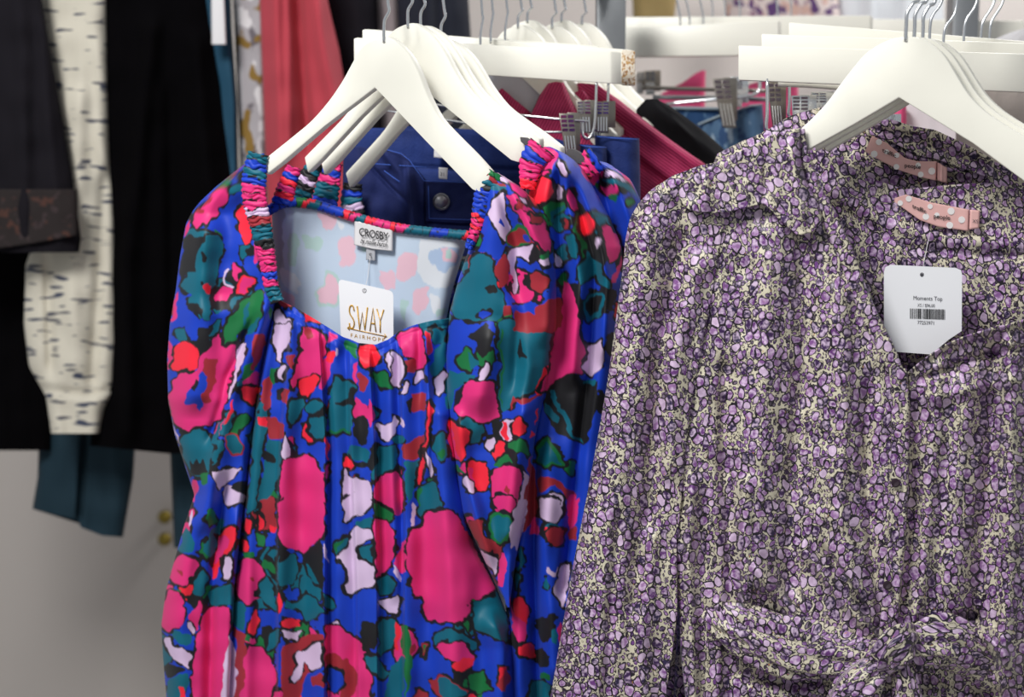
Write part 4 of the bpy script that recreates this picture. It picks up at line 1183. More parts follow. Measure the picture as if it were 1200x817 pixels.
cloth('folded_waist', jn2, M['navy'], [(697, 150), (698, 620)], [(749, 150), (752, 300), (750, 620)], [(690, 158), (720, 160), (749, 162)], 620, lambda x: x * 0 + 2.135, 70, 160, .03, .5, .4, None, .05, wob=(35, 1), blur=5)
cloth('folded_waist', jn2, M['navy'], [(678, 160), (680, 620)], [(711, 160), (712, 620)], [(670, 168), (695, 170), (712, 172)], 620, lambda x: x * 0 + 2.105, 40, 160, .022, .5, .5, None, .03, wob=(35, 1), blur=5)
cloth('back_panel', jn2, M['navy'], [(470, 130), (470, 620)], [(700, 160), (700, 620)], [(440, 146), (560, 152), (640, 160), (690, 172)], 620, lambda x: x * 0 + 2.19, 100, 120, .02, .1, .1, None, 0, wob=(35, 1))
for a in ([(679, 170), (690, 172), (710, 173)], [(699, 160), (722, 162), (747, 163.5)]):
    strokes('stitching', [a], jn2, M['stitch'], lambda x: x * 0 + (2.10 if x < 711 and a[0][0] < 690 else 2.133), .0008)
cloth('paper_label', jn2, M['white'], [(530, 155), (538, 178)], [(552, 155), (550, 178)], [(525, 159), (555, 162)], [(525, 176), (555, 178)], lambda x: x * 0 + 2.17, 8, 8, .001, .1, .1, None, wob=(30, .1), blur=3)

# ================================================================== hangers, cardigans and black top further along the left rail
far = []
for px, py, d, roll, lb in ((607, 30, 2.24, 3, 'cream rounded hanger peeking above the clip bar, leftmost of the rear group'), (618, 24, 2.28, 2, 'cream rounded hanger second of the rear group above the clip bar'), (647, 31, 2.31, 3, 'cream rounded hanger holding the front raspberry cardigan'),
                           (658, 24, 2.35, 2, 'cream rounded hanger holding the rear raspberry cardigan'), (682, 27, 2.40, 1, 'yellowish cream hanger carrying the black top beside the steel post')):
    far.append(hang(px, py, d, roll, lb)); far[-1]['group'] = 'cream hangers behind the clip bars'
rp = plane(10, 650, 2.30)
rc = root('cardigan', Vector(P(640, 560, 2.36)), 'raspberry ribbed cardigan in front, its collar edge lying under the clip hanger bar', 'cardigan')
cloth('collar', rc, M['rasp2'], [(644, 95), (632, 112), (622, 134), (618, 158), (618, 300), (622, 560)], [(660, 95), (672, 120), (690, 150), (715, 200), (745, 260), (760, 560)], [(615, 112), (632, 100), (650, 96), (664, 97), (690, 118)], 560, lambda x: x * 0 + 2.205, 90, 200, .03, .2, .2, [([(645, 100), (690, 200)], 20, 20, 4)], 0, blur=7)
cloth('front_panel', rc, M['rasp2'], [(566, 100), (560, 560)], [(622, 100), (640, 560)], [(560, 130), (588, 103), (605, 118), (625, 134)], 560, lambda x: x * 0 + 2.225, 60, 120, .02, .2, .2, None, 0, blur=5)
rc2 = root('cardigan', Vector(P(740, 560, 2.36)), 'rear raspberry ribbed cardigan, long diagonal shoulder running down to the purple blouse', 'cardigan')
cloth('shoulder', rc2, M['rasp'], [(676, 96), (678, 130), (690, 200), (700, 560)], [(700, 96), (735, 124), (780, 158), (812, 180), (828, 188), (835, 300), (840, 560)], [(668, 99), (680, 97), (700, 99), (735, 124), (780, 158), (812, 179), (828, 187), (850, 192)], 560, lambda x: 2.245 + 0 * x, 120, 220, .03, .1, .15, [([(712, 128), (728, 150), (735, 165)], 3, 3, -4), ([(700, 110), (830, 200)], 9, 12, 6), ([(700, 150), (800, 230)], 6, 6, -6)], 0, blur=6)
cloth('collar', rc2, M['rasp2'], [(668, 105), (669, 150), (680, 300)], [(684, 105), (712, 150), (760, 300)], [(664, 124), (674, 108), (682, 105), (700, 120)], 300, lambda x: x * 0 + 2.225, 50, 80, .01, .2, .2, None, 0, blur=5)
bt = root('jersey_top', Vector(P(800, 560, 2.45)), 'black jersey top with sloping sleeve between raspberry cardigan and faded jeans', 'top')
cloth('sleeve', bt, M['black'], [(742, 125), (740, 200), (740, 560)], [(775, 118), (805, 135), (840, 165), (862, 186), (870, 260), (870, 560)], [(738, 142), (746, 128), (757, 116), (770, 116), (800, 132), (830, 156), (860, 182), (880, 195)], 560, lambda x: x * 0 + 2.315, 90, 160, .04, .1, .2, [([(760, 120), (860, 200)], 8, 14, 6), ([(790, 140), (815, 165)], 4, 4, 5)], .03, blur=6)
gy = root('grey_shirt', Vector(P(610, 560, 2.5)), 'pale grey cloth seen under the clip bars beside the raspberry collar', 'shirt')
cloth('front_panel', gy, mat('pale_grey_cloth', (196, 196, 204), .8), [(570, 80), (560, 560)], [(660, 80), (665, 560)], 85, 560, lambda x: x * 0 + 2.238, 30, 60, .02, .2, .2, None, .03)
# ================================================================== purple pebble-print blouses, right rail
hpp = plane(14, 1062, 1.70)
PH = [(p[0], p[1]) for p in smooth_path([(938, 151), (952, 138), (968, 121), (985, 98), (1000, 79), (1013, 64), (1030, 52), (1048, 44.5), (1064, 43), (1080, 45), (1095, 54), (1108, 67), (1122, 90), (1136, 112), (1155, 131), (1180, 148), (1205, 163), (1232, 184)], 3)]
PH += [(1232, 195), (1222, 226), (1212, 221), (1140, 168), (1053.5, 114.5), (1000, 146), (943, 177.5)]
h5 = root('clothes_hanger', Vector(P(1062, 44, hpp(1062))), 'large cream wooden hanger in front of the purple blouse, frontmost on the right', 'hanger', 'cream wooden hangers on the right rail', (0, 0, -math.radians(14)))
px_prism('hanger_body', PH, hpp, (.0065, .0115, 0), h5, M['wood'], .0018)


RAIL_R = float(P(1062, -88, 1.70)[2])


def hook2(parent, px, py, d):
    ty = row_of(RAIL_R, d) + 6
    pts = [(px - 1, py + 6, d), (px, py - 12, d), (px + 1, py - 26, d), (px + 8, py - 38, d), (px + 16, py - 48, d), (px + 20, ty + 12, d)]
    arc = [(px + 20 - 20 * (1 - math.cos(math.radians(t))), ty - 20 * math.sin(math.radians(t)), d) for t in range(0, 231, 15)]
    w3 = smooth_path([P(*p) for p in pts], 5)[:-1] + [P(*a) for a in arc]
    return finish('hook', tube_mesh('hook', w3, .0022, 10), M['chrome'], parent)


hook2(h5, 1062, 42, hpp(1062))
for c_ in h5.children: pass
h6 = copy_thing(h5, Vector(P(1072, 44.5, 1.722)), (0, math.radians(-.5), -math.radians(14)), 'second cream hanger on the right, thin rim showing right of the front one')
h7 = copy_thing(h5, Vector(P(1082, 46, 1.745)), (0, math.radians(-1), -math.radians(14)), 'third cream hanger on the right, outermost rim beside the grey post')
for hh in (h5, h6, h7): hh['group'] = 'cream wooden hangers on the right rail'

pb = plane(8, 1062, 1.715)
YB = 1010
t1 = root('pebble_blouse', Vector(P(960, YB, 1.73)), 'front purple and cream pebble-print blouse tied at the waist with white price tag', 'blouse')
# sleeve on the left
sl = lambda x, y: folds(x, y, [([(770, 215), (748, 330), (735, 480), (715, 650), (700, 900)], 22, 26, 7), ([(800, 270), (775, 400), (765, 560), (745, 720)], 12, 9, -6), ([(690, 560), (678, 700), (668, 900)], 14, 12, 5), ([(725, 600), (715, 740), (705, 900)], 7, 7, -5), ([(820, 300), (790, 420), (782, 560)], 10, 16, 6), ([(760, 620), (752, 740), (750, 900)], 10, 12, 6)])
cloth('sleeve', t1, M['pebble'], [(785, 206), (762, 222), (748, 238), (738, 256), (733, 280), (729, 320), (722, 372), (713, 440), (701, 510), (687, 585), (668, 680), (653, 770), (645, 817), (630, 900), (620, YB)],
      [(850, 215), (850, 250), (842, 300), (828, 380), (812, 460), (804, 520), (801, 560), (793, 638), (794, 717), (788, 764), (780, 817), (775, YB)],
      [(730, 262), (738, 250), (748, 237), (764, 222), (788, 206), (820, 194), (850, 188)], YB, lambda x: pb(x) - .009, 120, 380, .05, .26, 0, sl, .05, None, (1.0, 1.0, .10, 0, 0), (60, 2.0), blur=9)
nk = [(940, 150), (944, 176), (957, 215), (977, 252), (996, 290), (1010, 330), (1026, 368), (1045, 403), (1058, 432), (1062, 440)]
lfn = curve([(n[0], n[1]) for n in nk], axis=1)
bf = lambda x, y: folds(x, y, [([(905, 260), (900, 380), (890, 520), (885, 700)], 20, 20, 7), ([(940, 270), (945, 400), (930, 560), (925, 700)], 12, 10, -5), ([(850, 420), (850, 540), (858, 700), (850, 900)], 9, 12, -6), ([(872, 560), (870, 660), (880, 760)], 6, 10, 7), ([(985, 330), (990, 450), (985, 600), (1010, 710)], 14, 12, 6),
    ([(1018, 440), (1015, 560), (1022, 650), (1038, 750)], 7, 7, -5), ([(812, 560), (806, 640), (812, 817), (810, YB)], 5, 9, 8), ([(880, 660), (930, 716), (1030, 768)], 10, 14, 9), ([(900, 720), (960, 752), (1030, 776)], 6, 7, -12), ([(830, 700), (900, 760), (1000, 800)], 12, 12, 8), ([(940, 640), (985, 700), (1035, 760)], 8, 8, 7), ([(965, 640), (1005, 700), (1040, 755)], 5, 4, -7), ([(860, 790), (930, 800), (1020, 790)], 8, 8, -8)])
cloth('left_front', t1, M['pebble'], [(860, 140), (836, 200), (830, 250), (822, 300), (808, 380), (794, 460), (789, 520), (790, 560), (788, 638), (795, 717), (797, 764), (803, 817), (806, YB)],
      nk + [(1062, 470), (1060, 560), (1056, 640), (1050, 700), (1046, 760), (1046, 817), (1044, YB)], [(800, 212), (830, 200), (860, 190), (900, 166), (925, 154), (950, 150)], YB, lambda x: pb(x) - .006, 170, 420, .012, .05, .03, bf, 0, None, (1.0, 1.0, -.08, 3.3, 1.1), (45, 1.8), blur=7)
rfn = lambda x, y: folds(x, y, [([(1100, 420), (1092, 540), (1080, 680), (1062, 755)], 10, 12, 6), ([(1075, 460), (1074, 600), (1060, 740)], 6, 6, -5), ([(1130, 430), (1125, 560), (1115, 700)], 14, 14, 5), ([(1165, 400), (1160, 560), (1145, 720), (1150, 900)], 12, 10, -7), ([(1185, 390), (1185, 600), (1178, 817)], 12, 14, 9),
    ([(1065, 425), (1120, 395), (1215, 372)], 7, 8, 7), ([(1080, 445), (1140, 420), (1215, 405)], 5, 5, -6), ([(1080, 470), (1140, 455), (1215, 440)], 9, 9, 4), ([(1075, 748), (1110, 728), (1150, 722)], 6, 4, -10), ([(1070, 765), (1110, 745), (1155, 745), (1190, 780)], 12, 18, 16), ([(1070, 800), (1120, 810), (1190, 817)], 8, 8, -6)])
cloth('right_front', t1, M['pebble'], nk[7:] + [(1062, 470), (1060, 560), (1056, 640), (1050, 700), (1046, 760), (1046, 817), (1044, YB)], [(1260, 350), (1270, 500), (1275, 817), (1280, YB)],
      [(1045, 448), (1060, 440), (1075, 428), (1088, 418), (1108, 405), (1130, 395), (1165, 384), (1200, 374), (1260, 356)], YB, lambda x: pb(x) - .004, 150, 400, .03, .02, .15, rfn, 0, None, (1.0, 1.0, .05, 7.3, 5.1), (45, 1.8), blur=7)
# button placket
pk = [(1052, 425), (1056, 470), (1055, 560), (1051, 640), (1045, 700), (1040, 752)]
cloth('placket', t1, M['pebble'], [(x - 11, y) for x, y in pk], [(x + 10, y) for x, y in pk], 432, 752, lambda x: pb(x) - .0125, 26, 240, .004, .2, .2, [([(1047, 435), (1047, 700)], 2, 2, -.8)], 0, None, (1, 1, 0, 11.2, 3.0), (25, .9), blur=9)
for bx_, by_ in ((1049.5, 566), (1040, 686)):
    o = finish('blouse_button', tube_mesh('blouse_button', [Vector(P(bx_, by_, pb(bx_) - .013 - k)) for k in (0, .0035, .0045, .0038)], [.0056, .0056, .0042, .0015], 20), mat('dark_plum_button', (40, 22, 36), .3), t1, True, 30); o['label'] = 'dark plum round button'
# turned neckline edge of the left front
strip_e = [(x - 9, y) for x, y in nk]
cloth('neck_facing', t1, M['pebble'], [(937, 152), (936, 178), (946, 220), (964, 262), (984, 305), (998, 345), (1016, 388), (1036, 426), (1046, 446)], [(943, 150), (948, 176), (960, 215), (980, 252), (999, 290), (1013, 330), (1029, 368), (1047, 403), (1060, 436)], 151, 440,
      lambda x: pb(x) - .0130, 22, 260, .006, .35, .35, None, 0, None, (1, 1, -.45, 2.2, 8.0), (30, 1.0), blur=7)
# turned-down collar lying on the shoulder
cloth('collar', t1, M['pebble'], [(850, 186), (822, 198), (800, 213), (795, 226), (797, 240)], [(938, 150), (938, 180), (944, 210), (960, 240), (966, 262)], [(797, 215), (820, 200), (848, 186), (880, 172), (905, 158), (925, 152), (940, 150), (970, 150)],
      [(793, 232), (808, 246), (828, 250), (850, 249), (872, 244), (896, 238), (912, 256), (935, 276), (952, 272), (966, 258)], lambda x: pb(x) - .024, 90, 60, .012, .12, .1, lambda x, y: folds(x, y, [([(897, 185), (896, 238)], 4, 4, -3), ([(828, 205), (824, 248)], 5, 5, 4), ([(925, 165), (940, 260)], 6, 8, 4)]), 0, None, (1, 1, .35, 5.5, 2.0), (35, 1.3), blur=5)
# inside of the back, seen through the open neck
cloth('back_panel', t1, M['pebble'], [(944, 172), (955, 250), (800, 600), (780, YB)], [(1255, 170), (1265, 400), (1275, YB)], [(940, 168), (958, 172), (975, 180), (1000, 198), (1026, 211), (1060, 222), (1100, 218), (1155, 214), (1200, 222), (1260, 232)], YB, lambda x: pb(x) + .075, 150, 260, .02, .05, .05,
      [([(975, 240), (1060, 290), (1150, 300), (1260, 300)], 3, 3, -2.5), ([(960, 215), (1040, 262), (1100, 280), (1260, 290)], 8, 8, 3)], 0, None, (1, 1, .25, 9.5, 4.0), (60, 1.6), blur=7)
# brand tape in the neck
def dotted_label(parent, L, R, top, bot, dfn, text_o, right, down, size, dots, fold_piece):
    lb = cloth('brand_label', parent, M['pink_tape'], L, R, top, bot, dfn, 50, 14, .002, .05, .05, None, wob=(40, .2), blur=3)
    text_mesh('lettering', 'traffic', text_o[0], right[0], down, size, lb, M['ink'], dfn, .0016, 0, .012, 1.0)
    text_mesh('lettering', 'people', text_o[1], right[1], down, size, lb, M['ink'], dfn, .0016, 0, .012, 1.0)
    for x, y, r in dots:
        me = prism('dot', [Vector(P(x + r * math.cos(a), y + r * math.sin(a), dfn(x) - .0009)) for a in np.linspace(0, 6.28, 17)[:-1]], (0, .0003, 0), 0)
        finish('dot', me, M['dot'], lb, False)
    return lb


dl = lambda x: pb(x) + .066
dotted_label(t1, [(1050, 220), (1046, 250)], [(1137, 230), (1135, 280)], [(1046, 233), (1062, 228), (1090, 237), (1137, 246)], [(1046, 235), (1060, 245), (1078, 258), (1100, 266), (1136, 271)], dl,
             [(1069, 243.5), (1094, 255.5)], [(1, .43), (1, .12)], (0, 1), 7.2, [(1065, 233, 3.6), (1055, 238, 3.2), (1085, 254, 3.8), (1090, 242, 3), (1098, 252, 3), (1114.5, 247.5, 4.2), (1113, 264, 4), (1127, 257.5, 4)], None)
o = cloth('size_tab', t1, M['pink_tape'], [(1137, 240), (1135, 280)], [(1149, 240), (1147, 275)], [(1130, 245), (1150, 247)], [(1130, 270), (1150, 267)], lambda x: dl(x) - .002, 10, 10, .002, .2, .2, None, wob=(30, .1), blur=3)
text_mesh('lettering', 'XS', (1139.5, 261), (1, .1), (0, 1), 6, o, M['grey_ink'], lambda x: dl(x) - .002, .0012)

# price tag hanging in the neck opening
pt = root('price_tag', Vector(P(1080, 415, 1.76)), 'white price tag with barcode and clipped corner in the purple blouse neckline', 'tag')
dt = lambda x: pb(x) + .034
card = [(1036, 319), (1038, 313), (1044, 310.5)] + [(1120, 314), (1126, 316.5), (1127.5, 322)] + [(1127, 388), (1112, 398), (1100, 408), (1092, 415.5)] + [(1044, 412), (1038, 408), (1036, 401)]
px_prism('card', card, dt, (0, .0012, 0), pt, M['white'], 0)
finish('punched_hole', prism('punched_hole', [Vector(P(1080.5 + 2.3 * math.cos(a), 322 + 2.5 * math.sin(a), dt(1080) - .0004)) for a in np.linspace(0, 6.28, 15)[:-1]], (0, .0003, 0), 0), M['grey_ink'], pt, False)
finish('string', tube_mesh('string', [Vector(P(x, y, dt(x) + dd)) for x, y, dd in ((1080.5, 321, -.0006), (1084, 300, .014), (1090, 272, .028))], .0004, 6), M['satin'], pt)
text_mesh('lettering', 'Moments Top', (1070, 351.5), (.86, .03), (0, 1), 7.0, pt, M['grey_ink'], dt, .0005)
text_mesh('lettering', 'XS / $96.00', (1075, 359.5), (.8, .03), (0, 1), 5.4, pt, M['grey_ink'], dt, .0005)
text_mesh('lettering', '77253971', (1075, 380), (.85, .03), (0, 1), 6.0, pt, M['grey_ink'], dt, .0005)
bm = bmesh.new(); rb = random.Random(5); x = 1066.5
while x < 1107:
    w_ = rb.choice([.5, .6, 1.0, 1.5]); yo = (x - 1066) * .03
    vv = [bm.verts.new(P(a, b, dt(a) - .0005)) for a, b in ((x, 361.5 + yo), (x + w_, 361.5 + yo), (x + w_, 373.5 + yo), (x, 373.5 + yo))]; bm.faces.new(vv); x += w_ + rb.choice([.5, .7, 1.1])
me = bpy.data.meshes.new('barcode'); bm.to_mesh(me); bm.free(); finish('barcode', me, M['ink'], pt, False)['kind'] = 'stuff'

# waist tie: knot with its tails
def blob_tube(name, path, rad, parent, uo, seed, flat=.75, twist=6):
    """crumpled cloth roll along a path of (x, y, distance)"""
    pts = smooth_path([P(*p) for p in path], 14); n = len(pts); r = np.interp(np.linspace(0, 1, n), np.linspace(0, 1, len(rad)), rad)
    arc = np.r_[0, np.cumsum([np.linalg.norm(pts[i + 1] - pts[i]) for i in range(n - 1)])]; seg = 64; co = np.zeros((n, seg, 3)); uv = np.zeros((n, seg, 2)); up = Vector((0, -1, 0))
    for i in range(n):
        t = Vector(pts[min(i + 1, n - 1)] - pts[max(i - 1, 0)]).normalized(); s = t.cross(up).normalized(); q = s.cross(t).normalized()
        for k in range(seg):
            a = 2 * math.pi * k / seg
            rr = r[i] * (1 + .13 * math.sin(twist * a + 25 * arc[i] + seed) + .10 * math.sin((twist + 3) * a - 16 * arc[i] + 2 * seed))
            v = Vector(pts[i]) + s * math.cos(a) * rr - q * math.sin(a) * rr * flat * -1
            co[i, k] = v; uv[i, k] = (a * r[i] * 9.7 + uo, arc[i] * 9.7)
    me = mesh_quads(name, co, gridq(seg, n, True), uv)
    return finish(name, me, M['pebble'], parent)


kd = 1.675
tie = [('tie_knot', [(1032, 792, kd + .012), (1040, 772, kd - .008), (1052, 757, kd - .014), (1064, 748, kd + .004), (1070, 745, kd + .02)], [.008, .021, .023, .017, .006], 0, 1),
       ('tie_tail', [(1040, 775, kd + .008), (1022, 790, kd - .004), (1004, 812, kd - .004), (985, 850, kd), (970, 900, kd)], [.012, .02, .026, .026, .018], 3, 2),
       ('tie_tail', [(1052, 775, kd + .01), (1060, 795, kd - .004), (1066, 830, kd - .002), (1072, 900, kd)], [.010, .014, .017, .014], 6, 3),
       ('tie_sash', [(812, 716, kd + .080), (860, 734, kd + .050), (930, 758, kd + .032), (1000, 770, kd + .014), (1042, 766, kd + .006)], [.006, .028, .036, .026, .014], 9, 4),
       ('tie_sash', [(1050, 768, kd + .006), (1075, 758, kd + .008), (1105, 752, kd + .006), (1140, 768, kd + .016), (1165, 800, kd + .03)], [.010, .022, .030, .026, .014], 12, 5)]
for nm, pth, rd, uo, sd in tie: blob_tube(nm, pth, rd, t1, uo, sd, .5 if nm == 'tie_sash' else .75)

# second and third pebble blouses behind
t2 = root('pebble_blouse', Vector(P(1100, YB, 1.86)), 'second purple pebble-print blouse, its collar and spotted label showing inside the front hanger', 'blouse')
p2 = lambda x: pb(x) + .105
cloth('back_panel', t2, M['pebble'], [(985, 140), (930, 300), (840, YB)], [(1250, 180), (1262, YB)], [(955, 182), (975, 165), (990, 154), (1012, 144), (1040, 140), (1065, 146), (1092, 154), (1130, 172), (1162, 188), (1200, 206), (1250, 226)], YB, p2, 130, 260, .02, .06, .05,
      [([(1010, 150), (1060, 180), (1120, 200), (1200, 232)], 5, 5, 5), ([(1000, 170), (1050, 206), (1160, 212)], 5, 5, -4)], 0, None, (1, 1, .5, 14.5, 1.0), (40, 2.0), blur=7)
cloth('collar', t2, M['pebble'], [(1015, 140), (1012, 180)], [(1165, 150), (1165, 220)], [(1010, 142), (1045, 140), (1070, 148), (1095, 152), (1130, 168), (1170, 190)], [(1010, 152), (1045, 166), (1075, 182), (1095, 186), (1130, 198), (1170, 212)], lambda x: p2(x) - .012, 70, 24, .008, .1, .1, [([(1015, 150), (1070, 160), (1165, 196)], 4, 4, -4)], 0, None, (1, 1, .4, 17.5, 3.0), (25, 1.5), blur=5)
cloth('sleeve', t2, M['pebble'], [(900, 150), (840, 180), (800, 300), (760, YB)], [(985, 140), (960, 250), (860, YB)], [(880, 164), (900, 152), (925, 136), (960, 126), (990, 122)], YB, lambda x: pb(x) + .10, 50, 160, .04, .3, .3, None, .04, None, (1, 1, .3, 20, 5), blur=7)
dl2 = lambda x: pb(x) + .088
dotted_label(t2, [(1014, 160), (1014, 182)], [(1098.5, 180), (1097, 215)], [(1012, 181), (1022, 159), (1040, 168), (1060, 185), (1075, 189), (1099, 189)], [(1010, 176), (1018, 180), (1035, 190), (1055, 200), (1080, 208), (1098, 212)], dl2,
             [(1034, 178), (1060, 196)], [(1, .45), (1, .12)], (0, 1), 7.0, [(1030, 166.5, 3.6), (1024.5, 180.5, 4.0), (1051, 182, 3), (1050.5, 195.5, 3.4), (1076, 193.5, 3), (1079, 204.5, 3.4), (1092, 200.5, 4.2), (1039, 178, 3)], None)
wire_pts = [(1099, 192, 0), (1104, 194, 0), (1109, 200, 0), (1107, 206, 0), (1101, 207, 0)]
cloth('size_tab', t2, M['pink_tape'], [(1098, 188), (1098, 216)], [(1110, 190), (1110, 216)], [(1095, 189), (1111, 197)], [(1095, 211), (1111, 215)], lambda x: dl2(x) - .003, 14, 10, .006, .5, .5, [([(1103, 190), (1103, 216)], 2, 2, 3)], wob=(30, .1), blur=3)
t3 = root('pebble_blouse', Vector(P(1230, YB, 1.90)), 'third purple pebble-print blouse, shoulder sliver at the right edge of the photo', 'blouse')
cloth('shoulder', t3, M['pebble'], [(1200, 140), (1180, 160), (1176, 200), (1180, YB)], [(1290, 150), (1310, YB)], [(1170, 166), (1180, 157), (1192, 148), (1210, 142), (1290, 150)], YB, lambda x: pb(x) + .13, 60, 160, .03, .2, .2, None, .04, None, (1, 1, .2, 25, 5), blur=6)

# clip hangers behind the purple blouses
cg = 'cream clip hanger bars on the right rail'
def rhook(parent, px, py, d, lean=14, r=.0020, m='chrome'):
    ty = row_of(RAIL_R, d) + 6
    pts = [(px - 1, py + 5, d), (px, py - 16, d), (px + 3, py - 28, d), (px + lean, py - 46, d), (px + lean + 4, ty + 10, d)]
    arc = [(px + lean + 4 - 18 * (1 - math.cos(math.radians(t))), ty - 20 * math.sin(math.radians(t)), d) for t in range(0, 231, 15)]
    w3 = smooth_path([P(*p) for p in pts], 5)[:-1] + [P(*a) for a in arc]
    return finish('hook', tube_mesh('hook', w3, r, 10), M[m], parent)


c1 = root('clip_hanger', Vector(P(1110, 108, 1.97)), 'front cream clip hanger bar on the right, just behind the large hanger', 'hanger')
bar(c1, (865, 53), (1240, 64), (1240, 110), (865, 94), 1.97, 1.95, (.004, .011, 0))
rhook(c1, 1106, 58, 1.965); wire(c1, [(899, 92, 1.97), (899, 130, 1.97), (898, 150, 1.97), (903, 156, 1.97)], .0024)
clip(c1, 938, 112, 2.0, 20, 42, 0, m='chrome')
c2 = root('clip_hanger', Vector(P(1110, 100, 2.02)), 'second cream clip hanger bar on the right, stepped up behind the front one', 'hanger')
bar(c2, (892, 39.5), (1245, 52), (1245, 96), (892, 82), 2.03, 2.01, (.004, .011, 0))
rhook(c2, 1130, 50, 2.02); wire(c2, [(925, 80, 2.03), (925, 120, 2.03), (924, 134, 2.03), (930, 140, 2.03)], .0022)
wire(c2, [(912, 98, 2.03), (960, 100, 2.03), (1020, 106, 2.03)], .0045, 'slat', 'wood')
clip(c2, 907, 96, 2.05, 15, 56, 5); clip(c2, 1043, 134, 1.99, 14, 20, 0, m='chrome'); clip(c2, 960, 108, 2.02, 18, 30, 0, m='chrome')
c3 = root('clip_hanger', Vector(P(1150, 90, 2.09)), 'third cream clip hanger bar on the right, tilted and topmost of the front three', 'hanger')
bar(c3, (924, 26), (1250, 52), (1250, 90), (924, 66), 2.09, 2.07, (.004, .011, 0))
rhook(c3, 1150, 51, 2.08); 
rhook(root('clip_hanger', Vector(P(1158, 51, 2.12)), 'chrome hook rightmost of the row above the right clip bars', 'hanger'), 1160, 51, 2.11)
rhook(root('clip_hanger', Vector(P(1090, 45, 1.9)), 'chrome hook rising just right of the large front hanger', 'hanger'), 1090, 46, 1.90)

# ================================================================== denim and hangers further back
dj = root('jeans', Vector(P(840, 600, 2.62)), 'pale washed denim jeans clipped at the waist above the purple shoulder', 'jeans')
cloth('front_panel', dj, M['denim'], [(815, 130), (815, 600)], [(893, 115), (900, 200), (905, 600)], [(812, 147), (830, 140), (850, 133), (872, 126), (893, 122)], 600, lambda x: x * 0 + 2.60, 70, 140, .03, .2, .2, [([(850, 140), (856, 260)], 6, 6, 5)], .05, blur=5)
strokes('seam', [[(818, 146), (850, 133), (868, 128)], [(862, 130), (880, 124), (893, 123)]], dj, M['denim_seam'], lambda x: x * 0 + 2.598, .002)
dj2 = root('jeans', Vector(P(800, 600, 2.68)), 'mid blue denim jeans beside the black top, darker than the pale pair', 'jeans')
cloth('front_panel', dj2, M['denim_dark'], [(775, 110), (775, 600)], [(850, 115), (852, 600)], [(770, 124), (810, 125), (850, 126)], 600, lambda x: x * 0 + 2.66, 50, 100, .03, .2, .2, None, .04, blur=5)
strokes('seam', [[(776, 126), (810, 127), (848, 128)]], dj2, M['denim_seam'], lambda x: x * 0 + 2.655, .003)
dh = root('clip_hanger', Vector(P(800, 118, 2.58)), 'cream clip hanger bar by the steel post with bent chrome rod below it', 'hanger')
bar(dh, (728, 33), (912, 24), (912, 64.5), (728, 67), 2.66, 2.60, (.010, .02, 0))
wire(dh, [(780, 122, 2.6), (830, 117, 2.58), (868, 114, 2.57), (885, 110, 2.57), (890, 104, 2.57), (890, 92, 2.57)], .003)
wire(dh, [(752, 102, 2.62), (800, 104, 2.62), (905, 107, 2.62)], .0035, m='dark_chrome'); wire(dh, [(765, 114, 2.64), (850, 115, 2.64), (905, 117, 2.64)], .004, m='steel')
clip(dh, 845, 92, 2.55, 20, 58, 10); clip(dh, 864, 90, 2.575, 14, 36, 0, m='chrome')
clip(dh, 762, 83, 2.75, 13, 28, 0); clip(dh, 750, 84, 2.8, 10, 26, 0)
for px, py, d, dd in ((731, 35, 2.68, dh), ): straight_hook(dd, px, py, d, (0, -2, -1), top=-70)
dh2 = root('clip_hanger', Vector(P(800, 60, 2.75)), 'long cream clip hanger bar rising behind the bar by the steel post', 'hanger')
bar(dh2, (722, 20), (1020, 18), (1020, 50), (722, 52), 2.78, 2.72, (.010, .02, 0))
for k, (px, py) in enumerate(((797, 29), (808, 29), (824, 28))):
    r_ = root('clip_hanger', Vector(P(px, py, 2.66)), ['chrome hook left of three standing on the bar right of the post', 'chrome hook middle of three standing on the bar right of the post', 'chrome hook right of three standing on the bar right of the post'][k], 'hanger')
    straight_hook(r_, px, py, 2.67 + k * .01, (0, -4, -8), top=-70)
for k, (px, py) in enumerate(((835, 16), (850, 18), (867, 17), (911, 18), (927, 14))):
    r_ = root('clip_hanger', Vector(P(px, py, 2.85)), ['leftmost', 'second from the left', 'middle', 'fourth', 'rightmost'][k] + ' of five small blurred chrome hooks above the long far bar', 'hanger', 'small blurred far hooks')
    straight_hook(r_, px, py, 2.85, (0, -3, -6), top=-70)
d4 = root('clip_hanger', Vector(P(970, 40, 2.9)), 'blurred yellowish hanger bar at top right behind the front three bars', 'hanger')
bar(d4, (1010, 22), (1200, 24), (1200, 60), (1010, 60), 2.95, 2.9, (.01, .02, 0))
pk_ = root('pink_garment', Vector(P(810, 600, 2.95)), 'bright pink cloth peak visible in the gap under the far hanger bar', 'garment')
cloth('front_panel', pk_, M['pink'], [(805, 80), (770, 115), (770, 600)], [(827, 80), (826, 115), (830, 600)], [(770, 112), (800, 97), (815, 86), (824, 82), (830, 84)], 600, lambda x: x * 0 + 2.95, 40, 80, .03, .2, .2, None, .05, blur=5)
pk2 = root('pink_garment', Vector(P(890, 600, 2.95)), 'bright pink cloth strip left of the dark clip under the front right bars', 'garment')
cloth('front_panel', pk2, M['pink'], [(860, 80), (860, 600)], [(935, 80), (940, 600)], [(855, 112), (880, 98), (905, 92), (940, 92)], 600, lambda x: x * 0 + 2.9, 40, 80, .03, .2, .2, None, .05, blur=5)
pk3 = root('pink_garment', Vector(P(1050, 600, 2.35)), 'bright pink cloth corner seen through the large front hanger', 'garment')
